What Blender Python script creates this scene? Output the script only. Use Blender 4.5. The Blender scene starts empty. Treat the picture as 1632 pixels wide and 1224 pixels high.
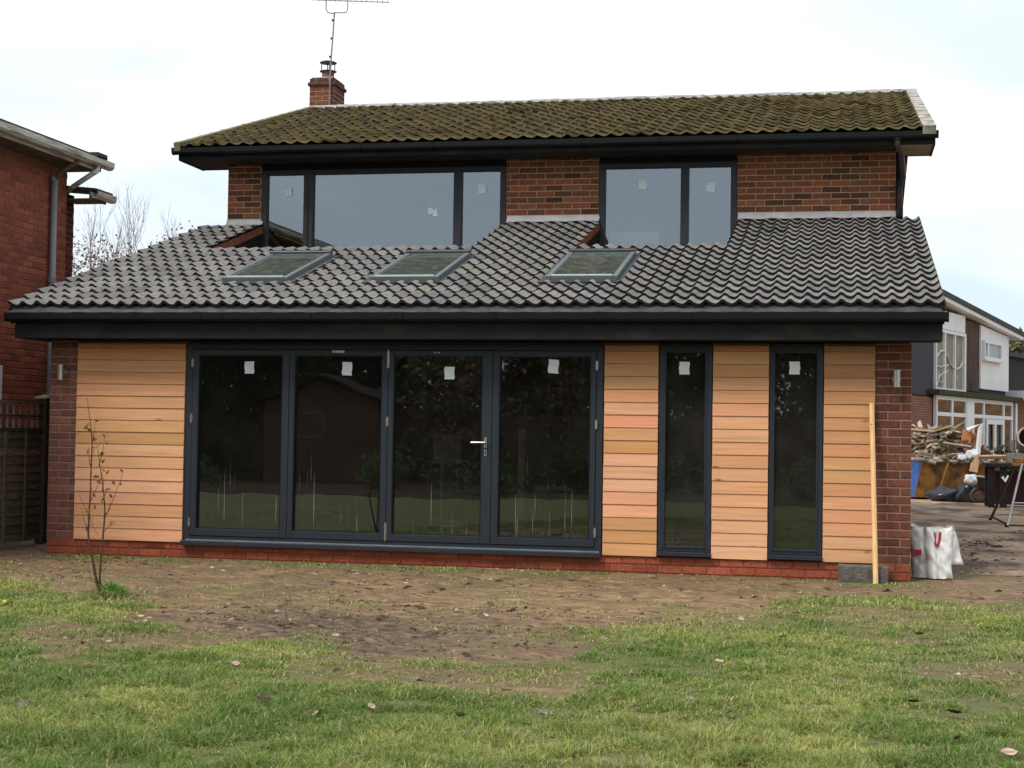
import bpy, bmesh, math, random
import numpy as np
from mathutils import Vector, Matrix
random.seed(7); RN = np.random.default_rng(7)
R_ = math.radians
sc = bpy.context.scene
COL = sc.collection
# ------------------------------------------------------------------ camera
def make_camera():
    yaw, pitch, roll = -.2049, .0317, .0154
    fw = Vector((math.sin(yaw)*math.cos(pitch), math.cos(yaw)*math.cos(pitch), math.sin(pitch)))
    r = Vector((math.cos(yaw), -math.sin(yaw), 0)); u = r.cross(fw)
    c, s = math.cos(roll), math.sin(roll)
    RR = c*r + s*u; UU = -s*r + c*u
    cam = bpy.data.cameras.new('camera'); o = bpy.data.objects.new('camera', cam); COL.objects.link(o)
    M = Matrix((RR, UU, -fw)).transposed().to_4x4(); M.translation = (7.831, -14.715, 1.268)
    o.matrix_world = M
    cam.sensor_width = 36; cam.lens = 2521.1/1632*36; cam.clip_end = 3000; cam.clip_start = .05
    sc.camera = o
make_camera()
# ------------------------------------------------------------------ sky, sun, exposure
SUN_AZ, SUN_EL = R_(215), R_(52)      # azimuth clockwise from +Y (from behind left of the camera)
def make_light():
    w = bpy.data.worlds.new('World'); sc.world = w; w.use_nodes = True
    nt = w.node_tree; N = nt.nodes; L = nt.links; N.clear()
    out = N.new('ShaderNodeOutputWorld')
    sky = N.new('ShaderNodeTexSky'); sky.sky_type = 'NISHITA'; sky.sun_disc = False
    sky.sun_elevation = SUN_EL; sky.sun_rotation = SUN_AZ; sky.air_density = 1; sky.dust_density = 1.2
    b1 = N.new('ShaderNodeBackground'); b1.inputs[1].default_value = .12; L.new(sky.outputs[0], b1.inputs[0])
    tc = N.new('ShaderNodeTexCoord')
    sep = N.new('ShaderNodeSeparateXYZ'); L.new(tc.outputs['Generated'], sep.inputs[0])
    # flatten the direction on a cloud layer: xy / (z + .12)
    z = N.new('ShaderNodeMath'); z.operation = 'MAXIMUM'; L.new(sep.outputs[2], z.inputs[0]); z.inputs[1].default_value = 0
    z2 = N.new('ShaderNodeMath'); z2.operation = 'ADD'; L.new(z.outputs[0], z2.inputs[0]); z2.inputs[1].default_value = .14
    dx = N.new('ShaderNodeMath'); dx.operation = 'DIVIDE'; L.new(sep.outputs[0], dx.inputs[0]); L.new(z2.outputs[0], dx.inputs[1])
    dy = N.new('ShaderNodeMath'); dy.operation = 'DIVIDE'; L.new(sep.outputs[1], dy.inputs[0]); L.new(z2.outputs[0], dy.inputs[1])
    cmb = N.new('ShaderNodeCombineXYZ'); L.new(dx.outputs[0], cmb.inputs[0]); L.new(dy.outputs[0], cmb.inputs[1]); cmb.inputs[2].default_value = 5.3
    n1 = N.new('ShaderNodeTexNoise'); n1.inputs['Scale'].default_value = .55; n1.inputs['Detail'].default_value = 6
    n1.inputs['Roughness'].default_value = .55; n1.inputs['Distortion'].default_value = .4
    L.new(cmb.outputs[0], n1.inputs['Vector'])
    rp = N.new('ShaderNodeValToRGB'); rp.color_ramp.elements[0].position = .43; rp.color_ramp.elements[1].position = .62
    rp.color_ramp.elements[0].color = (.63, .745, .85, 1); rp.color_ramp.elements[1].color = (1.02, 1.02, 1.02, 1)
    L.new(n1.outputs[0], rp.inputs[0])
    b2 = N.new('ShaderNodeBackground'); L.new(rp.outputs[0], b2.inputs[0]); b2.inputs[1].default_value = .88
    mx = N.new('ShaderNodeMixShader'); mx.inputs[0].default_value = .88
    L.new(b1.outputs[0], mx.inputs[1]); L.new(b2.outputs[0], mx.inputs[2]); L.new(mx.outputs[0], out.inputs[0])
    sd = bpy.data.lights.new('sun', 'SUN'); sd.energy = 2.0; sd.angle = R_(18); sd.color = (1, .96, .9)
    so = bpy.data.objects.new('sun', sd); COL.objects.link(so)
    d = Vector((math.sin(SUN_AZ)*math.cos(SUN_EL), math.cos(SUN_AZ)*math.cos(SUN_EL), math.sin(SUN_EL)))
    so.rotation_euler = d.to_track_quat('Z', 'Y').to_euler(); so.location = (0, -20, 20)
make_light()
sc.render.engine = 'CYCLES'
sc.view_settings.view_transform = 'Standard'; sc.view_settings.look = 'None'
sc.view_settings.exposure = .52; sc.view_settings.gamma = 1; sc.view_settings.use_curve_mapping = False
sc.render.resolution_x = 1024; sc.render.resolution_y = 768
sc.cycles.max_bounces = 8; sc.cycles.transparent_max_bounces = 12

# ------------------------------------------------------------------ materials
MATS = {}
def mat(name, col=(.5,.5,.5), rough=.7, spec=.3, metal=0, src=None, n_scale=8, n_amt=.25, n_detail=4, stretch=(1,1,1),
        bump=0, bump_scale=40, obj_space=True, mul=None, tint2=None, t2_scale=3, t2_lo=.5, t2_hi=.65):
    if name in MATS: return MATS[name]
    m = bpy.data.materials.new(name); m.use_nodes = True; nt = m.node_tree; N = nt.nodes; L = nt.links
    b = N['Principled BSDF']; b.inputs['Roughness'].default_value = rough
    b.inputs['Specular IOR Level'].default_value = spec; b.inputs['Metallic'].default_value = metal
    tc = N.new('ShaderNodeTexCoord'); mp = N.new('ShaderNodeMapping'); mp.inputs['Scale'].default_value = stretch
    if obj_space == 'rand':       # object space shifted by each object's random number, so pieces do not repeat
        oi = N.new('ShaderNodeObjectInfo'); mm = N.new('ShaderNodeMath'); mm.operation = 'MULTIPLY'; mm.inputs[1].default_value = 50
        L.new(oi.outputs['Random'], mm.inputs[0]); L.new(tc.outputs['Object'], mp.inputs['Vector'])
        L.new(mm.outputs[0], mp.inputs['Location'])
    elif obj_space: L.new(tc.outputs['Object'], mp.inputs['Vector'])
    else:
        g = N.new('ShaderNodeNewGeometry'); L.new(g.outputs['Position'], mp.inputs['Vector'])
    if src == 'obj':
        s = N.new('ShaderNodeObjectInfo'); base = s.outputs['Color']
    elif src == 'attr':
        s = N.new('ShaderNodeAttribute'); s.attribute_name = 'Col'; base = s.outputs['Color']
    else:
        s = N.new('ShaderNodeRGB'); s.outputs[0].default_value = (*col, 1); base = s.outputs[0]
    if tint2:
        nz = N.new('ShaderNodeTexNoise'); nz.inputs['Scale'].default_value = t2_scale; nz.inputs['Detail'].default_value = 5
        L.new(mp.outputs[0], nz.inputs['Vector'])
        r = N.new('ShaderNodeMapRange'); r.inputs[1].default_value = t2_lo; r.inputs[2].default_value = t2_hi
        L.new(nz.outputs[0], r.inputs[0])
        mx = N.new('ShaderNodeMix'); mx.data_type = 'RGBA'; L.new(r.outputs[0], mx.inputs[0]); L.new(base, mx.inputs[6])
        mx.inputs[7].default_value = (*tint2, 1); base = mx.outputs[2]
    if n_amt:
        nz = N.new('ShaderNodeTexNoise'); nz.inputs['Scale'].default_value = n_scale; nz.inputs['Detail'].default_value = n_detail
        nz.inputs['Roughness'].default_value = .65
        L.new(mp.outputs[0], nz.inputs['Vector'])
        r = N.new('ShaderNodeMapRange'); r.inputs[1].default_value = .3; r.inputs[2].default_value = .7
        r.inputs[3].default_value = 1-n_amt; r.inputs[4].default_value = 1+n_amt
        L.new(nz.outputs[0], r.inputs[0])
        mx = N.new('ShaderNodeMix'); mx.data_type = 'RGBA'; mx.blend_type = 'MULTIPLY'; mx.inputs[0].default_value = 1
        L.new(base, mx.inputs[6]); L.new(r.outputs[0], mx.inputs[7]); base = mx.outputs[2]
    L.new(base, b.inputs['Base Color'])
    if bump:
        nz = N.new('ShaderNodeTexNoise'); nz.inputs['Scale'].default_value = bump_scale; nz.inputs['Detail'].default_value = 4
        L.new(mp.outputs[0], nz.inputs['Vector'])
        bp = N.new('ShaderNodeBump'); bp.inputs['Strength'].default_value = bump; bp.inputs['Distance'].default_value = .01
        L.new(nz.outputs[0], bp.inputs['Height']); L.new(bp.outputs[0], b.inputs['Normal'])
    MATS[name] = m; return m

def glass_mat(name, tint, add, mulf, streak=0, haze=0.0):
    m = bpy.data.materials.new(name); m.use_nodes = True; nt = m.node_tree; N = nt.nodes; L = nt.links; N.clear()
    out = N.new('ShaderNodeOutputMaterial')
    tr = N.new('ShaderNodeBsdfTransparent'); tr.inputs[0].default_value = (*tint, 1)
    gl = N.new('ShaderNodeBsdfGlossy'); gl.inputs['Roughness'].default_value = .012; gl.inputs[0].default_value = (.93, .97, 1, 1)
    fr = N.new('ShaderNodeFresnel'); fr.inputs[0].default_value = 1.5
    ma = N.new('ShaderNodeMath'); ma.operation = 'MULTIPLY_ADD'; L.new(fr.outputs[0], ma.inputs[0])
    ma.inputs[1].default_value = mulf; ma.inputs[2].default_value = add; ma.use_clamp = True
    tc = N.new('ShaderNodeNewGeometry')
    wob = N.new('ShaderNodeTexNoise'); wob.inputs['Scale'].default_value = 1.3; L.new(tc.outputs['Position'], wob.inputs['Vector'])
    bp = N.new('ShaderNodeBump'); bp.inputs['Strength'].default_value = .05; bp.inputs['Distance'].default_value = .02
    L.new(wob.outputs[0], bp.inputs['Height']); L.new(bp.outputs[0], gl.inputs['Normal'])
    mx = N.new('ShaderNodeMixShader'); L.new(ma.outputs[0], mx.inputs[0]); L.new(tr.outputs[0], mx.inputs[1]); L.new(gl.outputs[0], mx.inputs[2])
    last = mx.outputs[0]
    if streak or haze:
        df = N.new('ShaderNodeBsdfDiffuse'); df.inputs[0].default_value = (.44, .41, .36, 1) if haze < .1 else (.155, .175, .145, 1)
        mp = N.new('ShaderNodeMapping'); mp.inputs['Scale'].default_value = (75, 75, 1.1); L.new(tc.outputs['Position'], mp.inputs['Vector'])
        nz = N.new('ShaderNodeTexNoise'); nz.inputs['Scale'].default_value = 1; nz.inputs['Detail'].default_value = 5; L.new(mp.outputs[0], nz.inputs['Vector'])
        r = N.new('ShaderNodeMapRange'); r.inputs[1].default_value = .655; r.inputs[2].default_value = .70; r.inputs[4].default_value = streak
        L.new(nz.outputs[0], r.inputs[0])
        # splashes only on the lower half of the panes
        sp = N.new('ShaderNodeSeparateXYZ'); L.new(tc.outputs['Position'], sp.inputs[0])
        r2 = N.new('ShaderNodeMapRange'); r2.inputs[1].default_value = 1.1; r2.inputs[2].default_value = .6; r2.inputs[3].default_value = 0; r2.inputs[4].default_value = 1
        L.new(sp.outputs[2], r2.inputs[0])
        m1 = N.new('ShaderNodeMath'); m1.operation = 'MULTIPLY'; L.new(r.outputs[0], m1.inputs[0]); L.new(r2.outputs[0], m1.inputs[1])
        nz2 = N.new('ShaderNodeTexNoise'); nz2.inputs['Scale'].default_value = 3 if haze < .1 else 11; nz2.inputs['Detail'].default_value = 6; L.new(tc.outputs['Position'], nz2.inputs['Vector'])
        r3 = N.new('ShaderNodeMapRange'); r3.inputs[1].default_value = .4; r3.inputs[2].default_value = .75; r3.inputs[3].default_value = haze*.45; r3.inputs[4].default_value = haze
        L.new(nz2.outputs[0], r3.inputs[0])
        m2 = N.new('ShaderNodeMath'); m2.operation = 'ADD'; L.new(m1.outputs[0], m2.inputs[0]); L.new(r3.outputs[0], m2.inputs[1])
        mx2 = N.new('ShaderNodeMixShader'); L.new(m2.outputs[0], mx2.inputs[0]); L.new(last, mx2.inputs[1]); L.new(df.outputs[0], mx2.inputs[2]); last = mx2.outputs[0]
    L.new(last, out.inputs[0]); MATS[name] = m; return m

M_BRICK = mat('brick_obj', src='obj', n_scale=35, n_amt=.3, bump=.5, bump_scale=120, rough=.9, spec=.1, obj_space='rand')
M_BRICKA = mat('brick_attr', src='attr', n_scale=35, n_amt=.3, bump=.5, bump_scale=120, rough=.9, spec=.1)
M_MORT = mat('mortar_buff', (.44, .29, .18), .95, .1, n_scale=30, n_amt=.25)
M_MORTP = mat('mortar_pink', (.31, .19, .14), .95, .1, n_scale=30, n_amt=.25)
M_MORTR = mat('mortar_red', (.21, .07, .045), .95, .1, n_scale=30, n_amt=.25)
M_MORTN = mat('mortar_neighbour', (.24, .12, .085), .95, .1, n_scale=30, n_amt=.3)
M_TILE = mat('tile_face_grey', src='obj', n_scale=14, n_amt=.22, rough=.8, spec=.25, bump=.3, bump_scale=90, obj_space='rand', tint2=(.12,.115,.10), t2_scale=5, t2_lo=.6, t2_hi=.78)
M_TILEA = mat('tile_face_grey_a', src='attr', n_scale=14, n_amt=.22, rough=.8, spec=.25, bump=.3, bump_scale=90, tint2=(.12,.115,.10), t2_scale=5, t2_lo=.6, t2_hi=.78)
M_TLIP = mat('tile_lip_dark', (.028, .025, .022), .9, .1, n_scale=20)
M_MOSS = mat('tile_face_mossy', src='obj', n_scale=12, n_amt=.45, rough=.95, spec=.05, bump=.8, bump_scale=60, obj_space='rand', tint2=(.085,.078,.012), t2_scale=2.5, t2_lo=.5, t2_hi=.7)
M_MOSSA = mat('tile_face_mossy_a', src='attr', n_scale=12, n_amt=.45, rough=.95, spec=.05, bump=.8, bump_scale=60, tint2=(.085,.078,.012), t2_scale=2.5, t2_lo=.5, t2_hi=.7)
M_MLIP = mat('tile_lip_lichen', (.30, .235, .115), .95, .05, n_scale=9, n_amt=.55, obj_space='rand', tint2=(.10,.075,.03), t2_scale=2.2, t2_lo=.52, t2_hi=.68)
M_WOOD = mat('cedar', src='obj', n_scale=4, n_amt=.15, n_detail=9, stretch=(.55, 10, 14), rough=.6, spec=.25, obj_space='rand', tint2=(.50,.23,.09), t2_scale=1.3, t2_lo=.58, t2_hi=.85)
def knots(m):
    nt = m.node_tree; N = nt.nodes; L = nt.links; b = N['Principled BSDF']; base = b.inputs['Base Color'].links[0].from_socket
    tc = N.new('ShaderNodeTexCoord'); oi = N.new('ShaderNodeObjectInfo'); mp = N.new('ShaderNodeMapping'); mp.inputs['Scale'].default_value = (1.6, 1, 4.5)
    mm = N.new('ShaderNodeMath'); mm.operation = 'MULTIPLY'; mm.inputs[1].default_value = 37; L.new(oi.outputs['Random'], mm.inputs[0]); L.new(mm.outputs[0], mp.inputs['Location']); L.new(tc.outputs['Object'], mp.inputs['Vector'])
    v = N.new('ShaderNodeTexVoronoi'); v.inputs['Scale'].default_value = 1.1; L.new(mp.outputs[0], v.inputs['Vector'])
    r = N.new('ShaderNodeMapRange'); r.inputs[1].default_value = .085; r.inputs[2].default_value = .03; r.inputs[4].default_value = .75; L.new(v.outputs['Distance'], r.inputs[0])
    x = N.new('ShaderNodeMix'); x.data_type = 'RGBA'; L.new(r.outputs[0], x.inputs[0]); L.new(base, x.inputs[6]); x.inputs[7].default_value = (.22, .08, .03, 1); L.new(x.outputs[2], b.inputs['Base Color'])
knots(M_WOOD)
M_FRAME = mat('anthracite_aluminium', (.020, .026, .034), .42, .4, n_amt=.08, n_scale=3)
M_FRAMEU = mat('upper_frame_grey', (.027, .025, .029), .5, .3, n_amt=.1, n_scale=3)
M_BLACK = mat('black_upvc', (.006, .006, .0065), .4, .3, n_amt=.15, n_scale=4)
M_FASC = mat('fascia_charcoal', (.0125, .0115, .0125), .65, .2, n_amt=.4, n_scale=2, n_detail=8, stretch=(1.5,6,3), tint2=(.028,.025,.024), t2_scale=1.3, t2_lo=.52, t2_hi=.7)
M_TRAY = mat('eaves_felt', (.055, .053, .06), .65, .35, n_amt=.45, n_scale=9, bump=.6, bump_scale=14)
M_LEAD = mat('lead_flashing', (.40, .375, .38), .6, .3, n_amt=.2, n_scale=6, bump=.4, bump_scale=12)
M_SKYF = mat('skylight_grey', (.12, .135, .135), .4, .5, n_amt=.1)
M_SKYL = mat('skylight_flashing', (.035, .037, .04), .5, .4, n_amt=.25, n_scale=6, bump=.4, bump_scale=9)
M_TIMB = mat('planed_pine', (.80, .50, .23), .6, .3, n_scale=3, n_amt=.15, stretch=(14, 14, 1))
M_PAPER = mat('white_paper', (.78, .82, .82), .8, .2, n_amt=.08, n_scale=30)
M_STEEL = mat('brushed_steel', (.42, .39, .35), .33, .5, .8, n_amt=.12, n_scale=20)
M_WHITE = mat('white_plastic', (.72, .72, .72), .45, .4, n_amt=.08)
M_REDB = mat('barge_brown', (.21, .075, .035), .85, .1, n_amt=.3, n_scale=8)
M_DARK = mat('breather_membrane', (.014, .012, .012), .8, .1, n_amt=.3)
M_ROOM = mat('bare_plaster', (.22, .165, .125), .95, .05, n_amt=.3, n_scale=2)
M_ROOMU = mat('upstairs_wall', (.30, .29, .27), .95, .05, n_amt=.15, n_scale=2)
M_SOFF = mat('soffit_board', (.13, .105, .075), .85, .1, n_amt=.35, n_scale=5)
M_CEM = mat('cement_pale', (.36, .35, .33), .9, .1, n_scale=10, n_amt=.35, tint2=(.14,.13,.10), t2_scale=6, t2_lo=.55, t2_hi=.7)
M_GLASSL = glass_mat('door_glass', (.60, .58, .54), .065, 1.3, streak=.42, haze=.02)
M_GLASST = glass_mat('tall_glass', (.45, .45, .38), .055, 1.2, haze=.05)
M_GLASSU = glass_mat('upper_glass', (.70, .70, .70), .125, 1.4)
M_GLASSR = glass_mat('roof_glass', (.35, .40, .37), .05, 1.0, haze=.55)

# ------------------------------------------------------------------ object helpers
WM = {}      # world matrices of parents, kept by hand
class MB:
    def __init__(s): s.v = []; s.f = []; s.m = []; s.c = []
    def add(s, vs, fs, mi=0, col=None):
        n = len(s.v); s.v += [tuple(p) for p in vs]
        for f in fs: s.f.append(tuple(i+n for i in f)); s.m.append(mi); s.c.append(col)
    def box(s, x0, x1, y0, y1, z0, z1, mi=0, col=None, T=None):
        vs = [(x0,y0,z0),(x1,y0,z0),(x1,y1,z0),(x0,y1,z0),(x0,y0,z1),(x1,y0,z1),(x1,y1,z1),(x0,y1,z1)]
        if T: vs = [T(*p) for p in vs]
        s.add(vs, [(0,3,2,1),(4,5,6,7),(0,1,5,4),(1,2,6,5),(2,3,7,6),(3,0,4,7)], mi, col)
    def frame(s, x0, x1, z0, z1, y0, y1, w, T=None, mi=0):
        wl, wr, wb, wt = w if isinstance(w, tuple) else (w,)*4
        s.box(x0, x0+wl, y0, y1, z0, z1, mi, T=T); s.box(x1-wr, x1, y0, y1, z0, z1, mi, T=T)
        s.box(x0+wl, x1-wr, y0, y1, z0, z0+wb, mi, T=T); s.box(x0+wl, x1-wr, y0, y1, z1-wt, z1, mi, T=T)
    def prism(s, prof, a, b, axis='x', mi=0):        # profile (y,z) extruded along x (or (x,z) along y, (x,y) along z)
        def P(u, p, q): return {'x': (u,p,q), 'y': (p,u,q), 'z': (p,q,u)}[axis]
        n = len(prof); vs = [P(a,*p) for p in prof]+[P(b,*p) for p in prof]
        fs = [tuple(range(n)), tuple(range(2*n-1, n-1, -1))]+[(i, i+n, (i+1) % n+n, (i+1) % n) for i in range(n)]
        s.add(vs, fs, mi)
    def tube(s, pts, r, n=6, mi=0, cap=True, col=None):
        pts = [Vector(p) for p in pts]; rs = r if isinstance(r, (list, tuple)) else [r]*len(pts)
        b = len(s.v); prev = None
        for i, p in enumerate(pts):
            d = (pts[min(i+1, len(pts)-1)]-pts[max(i-1, 0)])
            if d.length < 1e-9: d = Vector((0,0,1))
            d.normalize()
            a = prev if prev else (Vector((1,0,0)) if abs(d.x) < .8 else Vector((0,1,0)))
            a = (a-d*a.dot(d)).normalized(); prev = a; c = d.cross(a)
            for k in range(n):
                t = 2*math.pi*k/n; s.v.append(tuple(p+(a*math.cos(t)+c*math.sin(t))*rs[i]))
        for i in range(len(pts)-1):
            for k in range(n):
                k2 = (k+1) % n
                s.f.append((b+i*n+k, b+i*n+k2, b+(i+1)*n+k2, b+(i+1)*n+k)); s.m.append(mi); s.c.append(col)
        if cap:
            s.f.append(tuple(b+k for k in range(n-1, -1, -1))); s.m.append(mi); s.c.append(col)
            s.f.append(tuple(b+(len(pts)-1)*n+k for k in range(n))); s.m.append(mi); s.c.append(col)
    def lathe(s, prof, c, n=16, mi=0):
        b = len(s.v)
        for (r, z) in prof:
            for k in range(n):
                t = 2*math.pi*k/n; s.v.append((c[0]+r*math.cos(t), c[1]+r*math.sin(t), c[2]+z))
        for i in range(len(prof)-1):
            for k in range(n):
                k2 = (k+1) % n; s.f.append((b+i*n+k, b+i*n+k2, b+(i+1)*n+k2, b+(i+1)*n+k)); s.m.append(mi); s.c.append(None)
    def mesh(s, name, mats, smooth=False):
        me = bpy.data.meshes.new(name); me.from_pydata(s.v, [], s.f)
        for m in (mats if isinstance(mats, (list, tuple)) else [mats]): me.materials.append(m)
        if any(s.m): me.polygons.foreach_set('material_index', s.m)
        if any(c is not None for c in s.c):
            ca = me.color_attributes.new('Col', 'FLOAT_COLOR', 'CORNER'); arr = []
            for f, c in zip(s.f, s.c): arr += [*(c or (.5,.5,.5)), 1]*len(f)
            ca.data.foreach_set('color', arr)
        if smooth: me.polygons.foreach_set('use_smooth', [True]*len(me.polygons))
        me.update(); return me
    def build(s, name, mats, parent=None, smooth=False, bevel=0, **kw):
        o = link(name, s.mesh(name, mats, smooth), parent, **kw)
        if bevel:
            b = o.modifiers.new('bevel', 'BEVEL'); b.width = bevel; b.segments = 1; b.limit_method = 'ANGLE'
        return o
def link(name, data, parent=None, mw=None, kind=None, label=None, cat=None, group=None, color=None):
    o = bpy.data.objects.new(name, data); COL.objects.link(o)
    mw = mw or Matrix.Identity(4)
    if parent is not None:
        o.parent = parent; o.matrix_basis = WM[parent.name].inverted() @ mw
    else: o.matrix_basis = mw
    WM[o.name] = mw
    if kind: o['kind'] = kind
    if label: o['label'] = label
    if cat: o['category'] = cat
    if group: o['group'] = group
    if color is not None: o.color = (*color, 1)
    return o
def thing(name, loc, label, cat, group=None):
    return link(name, None, None, Matrix.Translation(loc), label=label, cat=cat, group=group)
def jit(c, a=.12):
    k = 1+random.uniform(-a, a); return tuple(max(0, x*k*(1+random.uniform(-a/3, a/3))) for x in c)
# value noise in numpy
def vnoise(x, y, seed=0):
    xi = np.floor(x).astype(int); yi = np.floor(y).astype(int); fx = x-xi; fy = y-yi
    fx = fx*fx*(3-2*fx); fy = fy*fy*(3-2*fy)
    def h(a, b): 
        n = (a*374761393+b*668265263+seed*974634777) & 0xffffffff; n = ((n ^ (n >> 13))*1274126177) & 0xffffffff
        return ((n ^ (n >> 16)) & 0xffff)/65535.
    return (h(xi,yi)*(1-fx)+h(xi+1,yi)*fx)*(1-fy)+(h(xi,yi+1)*(1-fx)+h(xi+1,yi+1)*fx)*fy
def fbm(x, y, o=4, seed=0):
    s = 0; a = 1; t = 0
    for i in range(o): s = s+a*vnoise(x*2**i, y*2**i, seed+i); t += a; a *= .5
    return s/t

# ================================================================== THE SETTING
# edge of the worn ground in front of the house
MUDX = np.array([-3, 0, 1.34, 2.26, 2.86, 3.27, 4.13, 4.58, 5.0, 5.64, 6.1, 6.31, 6.45, 6.79, 7.66, 8.58, 9.21, 14])
MUDY = np.array([-1.2, -2.0, -2.7, -4.1, -4.95, -5.51, -5.76, -5.7, -6.1, -6.05, -5.85, -5.2, -3.74, -3.29, -2.4, -2.53, -2.08, -1.9])
def mudmask(x, y):           # 1 bare, 0 grass
    e = np.interp(x, MUDX, MUDY); n = fbm(x*1.7, y*1.7, 4, 3)-.5
    m = np.clip((y-e)/1.2+n*3.4+.45+(fbm(x*6, y*9, 3, 33)-.5)*1.2, 0, 1)
    m = np.where(y > .0, 1, m)
    # grassy parts: beside the plinth, and the tongue by the sapling
    thin_ = np.clip(1-(e-y)/1.5, 0, 1)*(y < e)*np.clip((x-5.2)/1.2, 0, 1)*.8+np.clip(1-(e-y)/.7, 0, 1)*(y < e)*.5*(x <= 5.2)
    m = np.maximum(m, np.clip(thin_+n*1.6, 0, .85)*(thin_ > 0))
    strip = np.clip(1-np.abs(y+.35)/.42, 0, 1)*np.where(x > .2, 1, 0)*(x < 8.7)
    m = m*(1-.75*strip*(fbm(x*2.2, y*3, 3, 9) > .42))
    m = m*(1-.85*np.exp(-(((x-2.35)/.35)**2+((y+3.6)/.4)**2)))
    worn = np.exp(-(((x-6.0)/.9)**2+((y+6.6)/.5)**2)); m = np.maximum(m, np.clip(worn*1.2+n*1.4-.2, 0, .8))
    worn = np.exp(-(((x-8.6)/.7)**2+((y+5.6)/.4)**2)); m = np.maximum(m, np.clip(worn*1.0+n*1.2-.25, 0, .65))
    worn = np.exp(-(((x-8.3)/.35)**2+((y+4.3)/.15)**2)); m = np.maximum(m, np.clip(worn+n*.8-.1, 0, .8))
    return np.clip(m, 0, 1)
RUTS = [(random.uniform(3.0, 7.5), random.uniform(-5.3, -1.0), random.uniform(-.5, .5)) for _ in range(26)]
def gz(x, y):
    near = np.clip(1-(np.abs(y+4)-6)/6, 0, 1)*np.clip(1-(np.abs(x-5)-9)/4, 0, 1)
    m = mudmask(x, y)
    h = (fbm(x*.5, y*.5, 3, 21)-.5)*.05+(fbm(x*3, y*3, 3, 5)-.5)*.02+m*(fbm(x*8, y*8, 3, 8)-.5)*.05-m*.008
    fl = np.clip((-.25-y)/.6, 0.25, 1)
    rut = sum(np.exp(-(((x-a)*math.cos(t)+(y-b)*math.sin(t))/.13)**2-((-(x-a)*math.sin(t)+(y-b)*math.cos(t))/.05)**2) for a, b, t in RUTS)
    return h*near*fl-.005-.014*rut*m
def ground():
    def axis(lo, hi, st, far):
        a = list(np.arange(lo, hi+1e-6, st)); s = st
        while a[-1] < far: s *= 1.35; a.append(a[-1]+s)
        s = st
        while a[0] > -far: s *= 1.35; a.insert(0, a[0]-s)
        return np.array(a)
    xs = axis(-1, 12, .05, 900); ys = axis(-10.5, 1.2, .05, 900)
    X, Y = np.meshgrid(xs, ys); Z = gz(X, Y)
    me = bpy.data.meshes.new('ground'); nx, ny = len(xs), len(ys)
    v = np.stack([X, Y, Z], -1).reshape(-1, 3)
    i = np.arange(nx-1)[None, :]+np.arange(ny-1)[:, None]*nx
    f = np.stack([i, i+1, i+nx+1, i+nx], -1).reshape(-1, 4)
    me.vertices.add(len(v)); me.vertices.foreach_set('co', v.ravel())
    me.loops.add(f.size); me.loops.foreach_set('vertex_index', f.ravel())
    me.polygons.add(len(f)); me.polygons.foreach_set('loop_start', np.arange(len(f))*4); me.polygons.foreach_set('loop_total', np.full(len(f), 4))
    me.polygons.foreach_set('use_smooth', np.ones(len(f), bool)); me.update()
    at = me.attributes.new('mud', 'FLOAT', 'POINT'); at.data.foreach_set('value', mudmask(X, Y).ravel())
    wet = np.clip(1-np.abs((X-np.interp(Y, [-6, -3], [5.2, 3.6]))/1.6), 0, 1)*np.clip(1-np.abs(Y+4.9)/1.3, 0, 1)
    lt = np.exp(-(((X-6.4)/1.5)**2+((Y+2.6)/.9)**2))
    at = me.attributes.new('wet', 'FLOAT', 'POINT'); at.data.foreach_set('value', (wet-.8*lt).ravel())
    m = bpy.data.materials.new('soil_and_turf'); m.use_nodes = True; nt = m.node_tree; N = nt.nodes; L = nt.links
    b = N['Principled BSDF']; b.inputs['Specular IOR Level'].default_value = .25
    g = N.new('ShaderNodeNewGeometry')
    def noise(s, d=5, st=(1,1,1)):
        mp = N.new('ShaderNodeMapping'); mp.inputs['Scale'].default_value = st; L.new(g.outputs['Position'], mp.inputs['Vector'])
        n = N.new('ShaderNodeTexNoise'); n.inputs['Scale'].default_value = s; n.inputs['Detail'].default_value = d; n.inputs['Roughness'].default_value = .7
        L.new(mp.outputs[0], n.inputs['Vector']); return n.outputs[0]
    def ramp(v, els):
        r = N.new('ShaderNodeValToRGB'); e = r.color_ramp.elements
        e[0].position, e[0].color = els[0][0], (*els[0][1], 1); e[1].position, e[1].color = els[-1][0], (*els[-1][1], 1)
        for p, c in els[1:-1]: k = e.new(p); k.color = (*c, 1)
        L.new(v, r.inputs[0]); return r.outputs[0]
    dry = ramp(noise(4.5, 10, (1, 2.4, 1)), [(.34, (.12, .068, .036)), (.5, (.26, .162, .088)), (.68, (.46, .32, .175))])
    wetc = ramp(noise(7, 10, (1, 2.0, 1)), [(.36, (.032, .019, .012)), (.5, (.125, .074, .044)), (.66, (.29, .19, .12))])
    turf = ramp(noise(12, 6), [(.3, (.07, .08, .022)), (.7, (.17, .175, .05))])
    aw = N.new('ShaderNodeAttribute'); aw.attribute_name = 'wet'; am = N.new('ShaderNodeAttribute'); am.attribute_name = 'mud'
    wn = N.new('ShaderNodeMath'); wn.operation = 'MULTIPLY_ADD'; L.new(noise(1.6, 4), wn.inputs[0]); wn.inputs[1].default_value = 2.2; wn.inputs[2].default_value = -.70
    ws = N.new('ShaderNodeMath'); ws.operation = 'ADD'; L.new(wn.outputs[0], ws.inputs[0]); L.new(aw.outputs['Fac'], ws.inputs[1]); ws.use_clamp = True
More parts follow.
